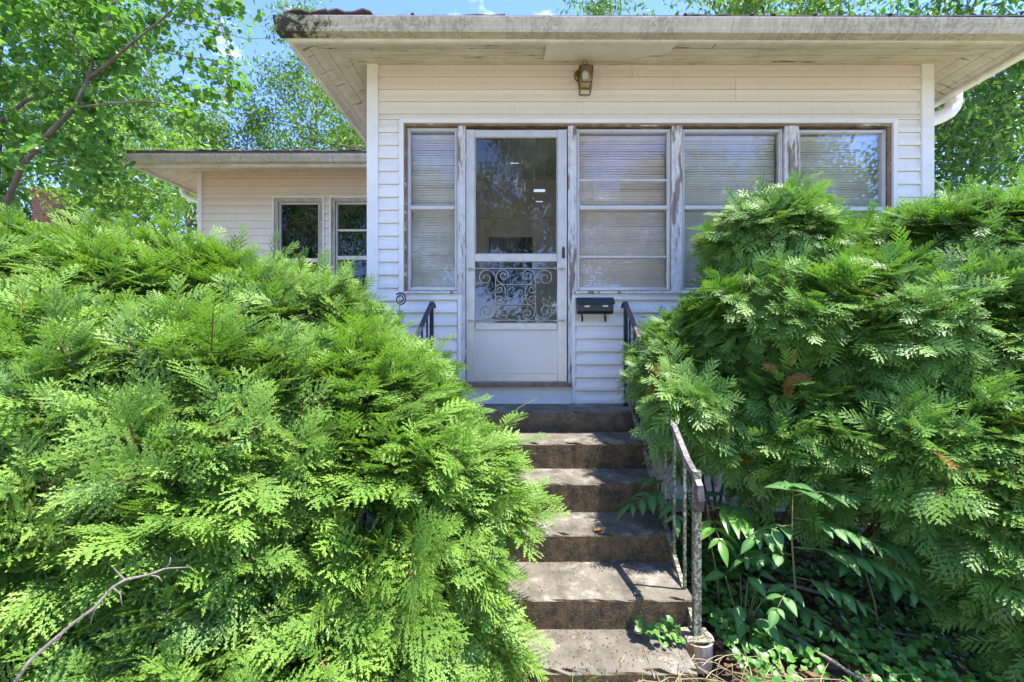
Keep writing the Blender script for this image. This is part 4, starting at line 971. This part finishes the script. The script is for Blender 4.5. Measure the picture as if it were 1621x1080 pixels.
# round-leaved tree at the left, limbs placed from the photograph
rg = np.random.RandomState(4)
RY = 4.3
rb = thing('round_leaved_tree', 'round-leaved small tree with curving brown limbs at upper left', 'tree', (PX(-30, RY), RY, 0))
def pp(px, py, Y=RY): return Vector((PX(px, Y), Y, PZ(py, Y)))
limbs = [([(-30, 760, 0), (-22, 520, .0), (-12, 400, 0), (6, 330, 0), (35, 262, -.05), (75, 215, -.1), (118, 170, -.12), (140, 125, -.1), (152, 75, -.05), (175, 25, 0), (195, -40, .1), (215, -130, .2)], .034),
         ([(-12, 400, 0), (-4, 250, .1), (2, 192, .1), (40, 160, .12), (80, 146, .1), (120, 140, .0)], .030), ([(-4, 250, .1), (-6, 120, .2), (10, 20, .25), (30, -100, .3)], .028),
         ([(140, 125, -.1), (175, 98, -.2), (205, 72, -.3), (255, 32, -.35), (310, -20, -.4)], .018), ([(20, 235, 0), (60, 232, .2), (105, 255, .3), (150, 285, .35), (185, 310, .4)], .012),
         ([(118, 170, -.12), (170, 165, -.4), (230, 160, -.5), (300, 170, -.5), (345, 178, -.5)], .010), ([(140, 125, -.1), (120, 70, .2), (95, 20, .3), (70, -60, .3)], .014),
         ([(205, 72, -.3), (270, 85, -.35), (330, 95, -.35), (370, 110, -.35)], .008), ([(255, 32, -.35), (330, 45, -.4), (390, 62, -.4), (430, 60, -.4)], .006), ([(310, -20, -.4), (350, 40, -.5), (370, 100, -.5), (352, 150, -.5), (380, 185, -.5), (390, 210, -.5)], .005)]
b = MB()
for pts, r in limbs:
    q = [pp(a, c, RY+d) for a, c, d in pts]; n = len(q); b.tube(q, [r*(1-.75*i/(n-1)) for i in range(n)], 7)
b2 = b
cents = []; random.seed(8)
poly_pts = []
# clusters of leaves hang around the limbs; their extent follows the outline in the photograph
def inside(px, py):
    lim = 405 if py < 60 else (395-(py-60)*.16 if py < 190 else 372-(py-190)*.75)
    return px < lim and py < 345
while len(cents) < 500:
    px = random.uniform(-260, 420); py = random.uniform(-160, 345)
    if not inside(px, py): continue
    if 290 < px and 195 < py: continue
    if py > 222 and px > 205: continue
    if 20 < px < 120 and py > 262: continue
    if px > 200 and random.random() < .35: continue
    Y = RY+random.gauss(.22, .32); cents.append((np.array(pp(px, py, Y)), random.uniform(.10, .19)))
for (c_, r_) in cents[::2]:
    c_ = Vector(c_); d = Vector((random.uniform(-.5, -.1), random.uniform(-.1, .1), random.uniform(-.2, .05)))
    b.tube([c_+d*.6, c_+d*.25+Vector((0, 0, .02)), c_], [.004, .003, .0012], 4, cap=False)
b.build('trunk', bark_m, rb)
NL = 14500
idx = rg.randint(0, len(cents), NL); C0 = np.array([c[0] for c in cents])[idx]; Rr = np.array([c[1] for c in cents])[idx]
v = rg.normal(size=(NL, 3)); v /= np.linalg.norm(v, axis=1)[:, None]
pos = C0+v*(Rr*rg.uniform(0, 1, NL)**.6)[:, None]*np.array((1.2, 1.2, .8))
nrm = rg.normal(size=(NL, 3))*.55+np.array((.1, -.1, 1.0))
leaves('crown', pos-np.array(rb.location), nrm, .066, redbud, rb, rg, 'round')

GB = 'trees growing behind the house'
tree('thin airy tree with sky showing through, rising left of the porch roof', (-7.7, 15), 12.6, 2.5, 5, bgleaf, 15000, .16, lean=(.9, 0), crown0=.3, trunk_r=.10, nlimb=26, group=GB, shape='long')
tree('slender half-bare tree just left of the porch eave', (-6.2, 17), 10.5, 1.8, 15, bgleaf, 7000, .16, lean=(.3, 0), crown0=.4, trunk_r=.08, nlimb=20, group=GB, shape='long')
tree('low sparse tree beyond the left wing roof between taller ones', (-9.0, 14.5), 9.4, 2.0, 25, bgleaf, 8000, .16, lean=(.2, 0), crown0=.35, trunk_r=.08, nlimb=20, group=GB, shape='long')
tree('bright yellow-green tree behind the small round-leaved tree', (-8.6, 11.5), 6.6, 2.8, 6, bgleaf_bright, 14000, .15, crown0=.15, group=GB)
tree('tall full green tree filling the sky behind the round-leaved tree', (-12.6, 13.5), 11.5, 3.6, 26, bgleaf, 20000, .17, crown0=.2, group=GB)
tree('tall green tree at the far left behind the brick chimney', (-15.5, 15.5), 10, 4.2, 7, bgleaf, 12000, .24, crown0=.1, group=GB)
tree('dark bushy tree low behind the left roof corner', (-8.5, 16.5), 7.0, 2.8, 8, bgleaf_cool, 9000, .19, crown0=.08, group=GB, shape='long')
tree('dense dark green tree right of the porch beyond the downspout', (8.6, 9.2), 8.2, 3.6, 9, bgleaf_cool, 26000, .19, crown0=.05, group=GB, shape='long', nlimb=26)
tree('big tree whose top rises above the right end of the roof', (9.5, 17), 16.5, 5.0, 10, bgleaf, 20000, .24, crown0=.35, trunk_r=.25, group=GB)
tree('tree whose top shows above the middle of the gutter', (3.6, 19), 16.8, 3.4, 11, bgleaf, 12000, .24, crown0=.4, trunk_r=.22, group=GB)
tree('tree top peeping over the gutter left of centre', (-7.4, 21), 16.0, 1.9, 12, bgleaf, 5000, .22, crown0=.5, trunk_r=.16, group=GB)
tree('lighter green tree low at the right edge', (13.5, 13), 9, 4.0, 13, bgleaf, 14000, .20, crown0=.05, group=GB)
# trees across the street, behind the camera: they show in the window glass
GA = 'trees across the street mirrored in the windows'
for i, (x, y, h, s, k) in enumerate([(-6.5, -15.5, 10.5, 4.2, 31), (.6, -16, 12.0, 4.6, 32), (7.8, -15.5, 10.8, 4.4, 33), (14.5, -16, 12, 4.5, 34), (-13.5, -16, 11.5, 4.5, 36)]):
    tree('leafy tree standing across the street, %s' % ('left', 'straight opposite the door', 'right of the door', 'far right', 'far left')[i], (x, y), h, s, k, bgleaf, 17000, .30, crown0=.1, trunk_r=.2, group=GA)

# ------------------------------------------------ neighbour's roof and brick chimney
ny = 12.5
nh = thing('neighbour_house', 'neighbouring house with pale roof edge and brick chimney at far left', 'house', (-15.2, ny+1.5, 0))
b = MB(); b.box((-19, ny+.3, 0), (-14.05, ny+4, E+3.05)); b.build('wall', white_trim, nh)
b = MB(); b.prism([(-2.5, 0), (-2.5, .12), (0, 1.2), (2.5, .12), (2.5, 0), (0, 1.05)], (-19.3, ny+2.2, E+2.9), (-13.75, ny+2.2, E+2.9)); b.build('roof', shingle_light, nh)
cx0, cx1 = PX(50, ny), PX(97, ny); cz0, cz1 = E+1.8, PZ(301, ny); b = MB(); b.box((cx0+.012, ny+.012, cz0), (cx1-.012, ny+.5, cz1-.01)); b.build('chimney_core', mortar_m, nh)
b = MB(); r_ = 0; z = cz0; bh = .075
while z < cz1:
    wide = .03 if z > cz1-.24 else 0
    x = cx0-wide-(0 if r_ % 2 else .1); 
    while x < cx1+wide:
        a = max(x, cx0-wide); c = min(x+.205, cx1+wide)
        if c-a > .03: b.box((a, ny-wide+random.uniform(-.004, .004), z), (c, ny+.1, z+.062))
        x += .215
    for q in range(3): b.box((cx1+wide-.05, ny+.11+q*.16, z), (cx1+wide, ny+.11+q*.16+.145, z+.062))
    z += bh; r_ += 1
b.build('chimney_bricks', brick_m, nh, 'stuff')

# ------------------------------------------------ plants at the right of the steps
def leaflet(L, W, drop, seed):
    rg_ = random.Random(seed); vs = []; n = 6
    for i in range(n+1):
        t = i/n; w = W*math.sin(math.pi*t**.8)*.5*(1 if t < 1 else 0); zc = -drop*L*t*t
        vs += [(-w, L*t, zc+w*.30), (0, L*t, zc-.0), (w, L*t, zc+w*.30)]
    fs = []
    for i in range(n):
        for j in (0, 1): fs.append((i*3+j, i*3+j+1, i*3+j+4, i*3+j+3))
    return vs, fs
def midrib(o):
    a = o.data.attributes.new('tip', 'FLOAT', 'POINT'); v = [0.0]*len(o.data.vertices)
    n = len(v); first = 30 if n > 21 else 0          # a compound leaf starts with its 30 stalk vertices
    for i in range(first, n):
        if (i-first) % 3 == 1: v[i] = 1.0
    a.data.foreach_set('value', v)
def compound(parent, base, direction, L, npairs, ll, lw, m, rg_, droop=.3):
    """a pinnate leaf: stalk with paired leaflets; each leaf one part"""
    d = Vector(direction).normalized(); up = Vector((0, 0, 1)); sd = d.cross(up).normalized(); b = MB()
    def P(t): return Vector(base)+d*L*t-up*L*droop*t*t
    b.tube([P(k/5) for k in range(6)], [.0022, .002, .0018, .0015, .0012, .001], 5, 1)
    V = []
    def put(p, dirv, l, w):
        nrm = (up+Vector((rg_.uniform(-.25, .25), rg_.uniform(-.4, .1), 0))); y = dirv.normalized(); z = (nrm-y*nrm.dot(y)).normalized(); x = y.cross(z)
        vs, fs = leaflet(l, w, .28, 0); b.add([p+x*a+y*c+z*e for a, c, e in vs], fs, 0, True)
    for k in range(npairs):
        t = .28+.66*k/max(1, npairs-1); f = math.sin(math.pi*(.25+.6*t))
        dt = (P(min(1, t+.05))-P(t-.05)).normalized()
        for s in (-1, 1): put(P(t), dt*.55+sd*s*.85+Vector((0, 0, rg_.uniform(-.25, .1))), ll*f*rg_.uniform(1.1, 1.4), lw*f*1.45)
    dt = (P(1)-P(.9)).normalized(); put(P(1), dt, ll*1.1, lw*1.25)
    o = b.build('leaf', [m, green_stem], parent)
    a = o.data.attributes.new('rnd', 'FLOAT', 'POINT'); a.data.foreach_set('value', [rg_.random()]*len(o.data.vertices)); midrib(o)
    return o
def pw(px, py, Y): return (PX(px, Y), Y, PZ(py, Y))
rr = random.Random(9)
def seedling(label, foot, top, leaves_, m=None, name='seedling'):
    t = thing(name, label, 'plant', foot)
    b = MB(); f, tp_ = Vector(foot), Vector(top)
    b.tube([f, f.lerp(tp_, .35)+Vector((.01, 0, 0)), f.lerp(tp_, .7)+Vector((-.006, 0, 0)), tp_], [.006, .005, .004, .002], 6); b.build('stem', green_stem, t)
    for (u, dx, dy, dz, L_, np_, ll, lw, mm) in leaves_:
        compound(t, f.lerp(tp_, u), (dx, dy, dz), L_, np_, ll, lw, mm or m or plant_m, rr)
    return t
seedling('leafy seedling leaning over the third step through the railing', (.93, 2.35, .02), pw(1060, 770, 2.38), [(.95, -1, -.35, .12, .26, 4, .105, .036, None), (1.0, -.6, .4, .3, .16, 3, .08, .03, None), (.9, -.2, -.8, .1, .2, 3, .09, .034, None)])
seedling('bright light-green seedling with long narrow leaflets just behind the railing post', (.98, 2.12, .02), pw(1120, 800, 2.15), [(1, .5, -.5, .05, .24, 5, .12, .032, plant_light), (.95, .9, .2, .25, .22, 5, .11, .034, None), (.9, -.1, -.9, .0, .16, 3, .10, .032, plant_light), (.95, .2, .8, .5, .2, 4, .10, .034, None), (.7, .8, -.3, .1, .2, 4, .11, .036, None)])
seedling('tall brown-stemmed seedling with fans of leaflets in the dark gap under the right shrub', (1.22, 1.93, .02), pw(1255, 785, 1.92), [(1, .9, -.2, .35, .24, 4, .085, .034, None), (1, -.3, -.4, .6, .18, 3, .08, .032, None), (.85, .9, -.5, .1, .30, 5, .085, .034, None), (.8, -.9, -.3, .15, .22, 4, .08, .032, None), (.65, 1, -.35, .15, .42, 6, .085, .034, None), (.6, -.8, .1, .1, .2, 3, .08, .032, None), (.45, .8, -.5, .1, .24, 4, .08, .034, None), (.4, -.7, -.6, .1, .2, 3, .07, .032, None), (.25, .5, -.8, .1, .16, 3, .06, .03, None)])
seedling('small seedling with three-part leaves under the hanging shrub edge', (1.62, 1.95, .02), pw(1360, 850, 1.95), [(1, .8, -.6, .1, .26, 4, .09, .036, None), (.8, -.6, -.4, .3, .18, 3, .07, .03, None), (.7, .3, -.9, .2, .2, 3, .08, .034, None), (.9, .9, .1, .2, .24, 4, .08, .03, None)])
def broad(label, foot, specs, m=None, name='broadleaf_plant'):
    t = thing(name, label, 'plant', foot)
    b = MB(); F0 = Vector(foot); outs = []
    for (dx, dy, L_, W_, dz) in specs:
        d = Vector((dx, dy, 0)); tip = F0+Vector((dx*.10, dy*.10, dz)); b.tube([F0, F0.lerp(tip, .6)+Vector((0, 0, .01)), tip], [.003, .0025, .002], 5); outs.append((tip, d.normalized(), L_, W_))
    b.build('stem', green_stem, t)
    for (p, d, l, w) in outs:
        y = (d+Vector((0, 0, -.25))).normalized(); up = Vector((0, -.35, 1)); z = (up-y*up.dot(y)).normalized(); x = y.cross(z)
        vs, fs = leaflet(l, w, .22, 0); q = MB(); q.add([p+x*a+y*c+z*e for a, c, e in vs], fs, 0, True); o = q.build('leaf', m or plant_m, t)
        a = o.data.attributes.new('rnd', 'FLOAT', 'POINT'); a.data.foreach_set('value', [rr.random()]*len(o.data.vertices)); midrib(o)
broad('dark broad-leaved plant low behind the lichen-covered railing post', (1.02, 1.98, .0), [(-.5, -.8, .10, .055, .20), (.3, -.9, .11, .06, .15), (.8, -.4, .12, .062, .22), (.9, .2, .11, .06, .28), (.1, -.3, .10, .058, .30), (-.7, .2, .10, .055, .28), (.6, -.9, .11, .06, .09), (-.1, -1, .10, .055, .07), (1, -.7, .10, .055, .14), (.2, .6, .11, .06, .26), (-.3, -.5, .09, .05, .12), (1, .5, .11, .06, .19)])
broad('pair of oval green leaves beside the fourth step at the railing', (.84, 2.25, .1), [(-.9, -.2, .11, .06, .12), (-.6, -.7, .10, .055, .08), (.3, -.8, .10, .055, .1), (-.8, .4, .09, .05, .2)])
broad('pale vine leaves with a brown one at the foot of left shrub', (.06, 1.52, .02), [(.5, -.7, .09, .075, .16), (-.2, -.8, .09, .07, .14), (.7, -.3, .08, .065, .12), (.1, -.9, .09, .06, .05)], plant_light, 'vine')
q = MB(); vs, fs = leaflet(.12, .05, .2, 0); q.add([(.085+a*1.1, 1.44-e, .17-c) for a, c, e in vs], fs, 0, True); tag(q.build('withered_leaf', orange_m), 'withered ochre leaf hanging among the pale vine leaves', 'leaf')
broad('single upright lobed green leaf growing in front of the seedlings', (.92, 1.86, .0), [(.05, -.1, .13, .045, .02)], plant_light, 'weed')
# ground cover: small round leaves
rg = np.random.RandomState(77)
def cover():
    n = 13000; x = rg.uniform(.78, 3.4, n); y = rg.uniform(.9, 3.2, n)
    den = np.sin(x*5.1+y*3)*np.sin(y*6.3-x*2)+rg.normal(size=n)*.5; k = (den > -.35)&~((x < .88)&(y > 1.5)); x, y = x[k], y[k]
    xb = rg.uniform(.50, .68, 160); yb = rg.uniform(1.78, 1.88, 160); x = np.concatenate([x, xb[:40]]); y = np.concatenate([y, yb[:40]])
    n = len(x); z = .03+rg.uniform(0, .07, n); z[-40:] += .07
    a = np.linspace(0, 2*np.pi, 8)[:-1]; base = np.array([(0, 0, 0)]+[(math.cos(t)*(.5 if i else .2), math.sin(t)*.5, .08) for i, t in enumerate(a)])
    nr = rg.normal(size=(n, 3))*.35+np.array((0, -.35, 1)); nr /= np.linalg.norm(nr, axis=1)[:, None]; d = rg.normal(size=(n, 3)); d -= nr*(d*nr).sum(1)[:, None]; d /= np.linalg.norm(d, axis=1)[:, None]; e = np.cross(nr, d)
    s = rg.uniform(.02, .048, n); V = np.stack([x, y, z], 1)[:, None]+s[:, None, None]*(base[None, :, 0:1]*d[:, None]+base[None, :, 1:2]*e[:, None]+base[None, :, 2:3]*nr[:, None])
    k = len(base); fc = np.array([(0, i, i % 7+1) for i in range(1, 8)]); Fq = (fc[None]+(np.arange(n)*k)[:, None, None]).reshape(-1, 3)
    o = npmesh('ground_cover', V.reshape(-1, 3), Fq, cover_m, attrs={'rnd': np.repeat(rg.uniform(0, 1, n), k)})
    tag(o, 'low creeping round-leaved ground cover on the soil right of the steps', 'ground cover', kind='stuff')
cover()
def blades(name, label, n, xr_, yr_, L_, m, lie, cat, w=.0022, z0=.03, seedv=1, att=False):
    rg = np.random.RandomState(seedv); x = rg.uniform(*xr_, n); y = rg.uniform(*yr_, n); V = []; Fq = []
    for i in range(n):
        a = rg.uniform(0, 6.28); l = rg.uniform(*L_); h = np.array((math.cos(a), math.sin(a), 0)); p = np.array((x[i], y[i], z0+rg.uniform(0, .03))); s = np.array((-h[1], h[0], 0))*w
        k = len(V); pts = []
        for j in range(4):
            t = j/3; q = p+h*l*t*(lie if lie < 1 else 1)*(t if lie < 1 else 1)+np.array((0, 0, (l*t*(1-.4*t) if lie < 1 else .015*math.sin(3*t)+rg.uniform(0, .006)))); V.append(q-s*(1-t*.9)); V.append(q+s*(1-t*.9)+np.array((0, 0, .001)))
        for j in range(3): Fq.append((k+2*j, k+2*j+1, k+2*j+3, k+2*j+2))
    o = npmesh(name, V, Fq, m, attrs={'rnd': rg.uniform(0, 1, len(V))}); return tag(o, label, cat, kind='stuff')
blades('dry_grass', 'matted dry straw-coloured grass at the foot of the steps', 190, (.35, 1.15), (1.35, 1.78), (.08, .22), straw_m, 1, 'grass', z0=.05, seedv=3)
blades('green_grass', 'thin green grass blades sprouting at the bottom of the steps', 700, (.05, 2.2), (1.25, 1.70), (.05, .15), cover_m, .6, 'grass', w=.0025, z0=.0, seedv=4)
# dead leaves on the ground and crumbs on the steps
def scatter_leaf(name, label, pts, size, m, seedv):
    rg = np.random.RandomState(seedv); n = len(pts); pos = np.array(pts); nrm = rg.normal(size=(n, 3))*.3+np.array((0, 0, 1)); 
    base = np.array([(0, -.5, 0), (.32, -.15, .10), (.22, .3, .02), (0, .55, .12), (-.25, .25, .0), (-.33, -.2, .08)]); fc = np.array([(0, 1, 2, 3), (0, 3, 4, 5)])
    nrm /= np.linalg.norm(nrm, axis=1)[:, None]; d = rg.normal(size=(n, 3)); d -= nrm*(d*nrm).sum(1)[:, None]; d /= np.linalg.norm(d, axis=1)[:, None]; e = np.cross(nrm, d); s = size*rg.uniform(.5, 1.4, n)
    V = pos[:, None]+s[:, None, None]*(base[None, :, 0:1]*d[:, None]+base[None, :, 1:2]*e[:, None]+base[None, :, 2:3]*nrm[:, None])
    Fq = (fc[None]+(np.arange(n)*6)[:, None, None]).reshape(-1, 4); o = npmesh(name, V.reshape(-1, 3), Fq, m); return tag(o, label, 'leaf litter', kind='stuff')
rg = np.random.RandomState(5)
scatter_leaf('leaf_litter', 'brown leaf litter on the dark soil under the right shrub', [(rg.uniform(.8, 2.8), rg.uniform(1.2, 2.8), .02+rg.uniform(0, .03)) for _ in range(1300)], .05, litter_m, 6)
pts = []
for i in range(6):
    yb = WY-.02 if i == 0 else tf[i-1]; 
    for k in range((40, 60, 80, 110, 150, 260)[i]): 
        u = rg.rand(); y = yb-(yb-tf[i])*(u if i == 5 else u**2.5); pts.append((rg.uniform(-.1, rx[i]-.03), y-.004, tz[i]+.004))
scatter_leaf('step_debris', 'small leaf crumbs and debris scattered on the concrete treads', pts, .0075, litter_m, 8)
def one_leaf(px, py, i, size, m, label, rot):
    z = tz[i]+.006; Y = (E-z)*F/(py-538); p = Vector(((px-820)*Y/F, Y, z)); vs, fs = leaflet(size, size*.55, .1, 0); q = MB(); c, s = math.cos(rot), math.sin(rot)
    q.add([(p.x+a*c-b_*s, p.y+a*s+b_*c, p.z+abs(e)+.002) for a, b_, e in vs], fs, 0, True); tag(q.build('fallen_leaf', m), label, 'leaf')
one_leaf(953, 838, 3, .05, orange_m, 'orange fallen leaf lying at the edge of the fourth tread', 2.0)
one_leaf(985, 818, 3, .05, orange_m, 'brown-orange fallen leaf at the back of the fourth tread', .6)
one_leaf(1013, 935, 4, .05, straw_m, 'pale dry fallen leaf on the wide lower tread', 2.4)
# sticks
def stick(pts, r, label):
    b = MB(); q = [Vector(p) for p in pts]; n = len(q); b.tube(q, [r*(1-.5*i/(n-1)) for i in range(n)], 7); tag(b.build('fallen_stick', grey_twig), label, 'stick')
stick([(1.10, 2.05, .06), (1.20, 1.86, .08), (1.28, 1.70, .07), (1.38, 1.50, .07), (1.47, 1.30, .06)], .010, 'long grey fallen stick lying diagonally across the ground cover')
stick([(1.15, 2.25, .08), (1.4, 2.22, .11), (1.66, 2.10, .08)], .014, 'short thick fallen stick in the shade behind the tall seedling')
stick([(1.5, 2.0, .05), (1.72, 1.9, .07), (1.95, 1.88, .05)], .008, 'thin brown stick under the hanging edge of right shrub')
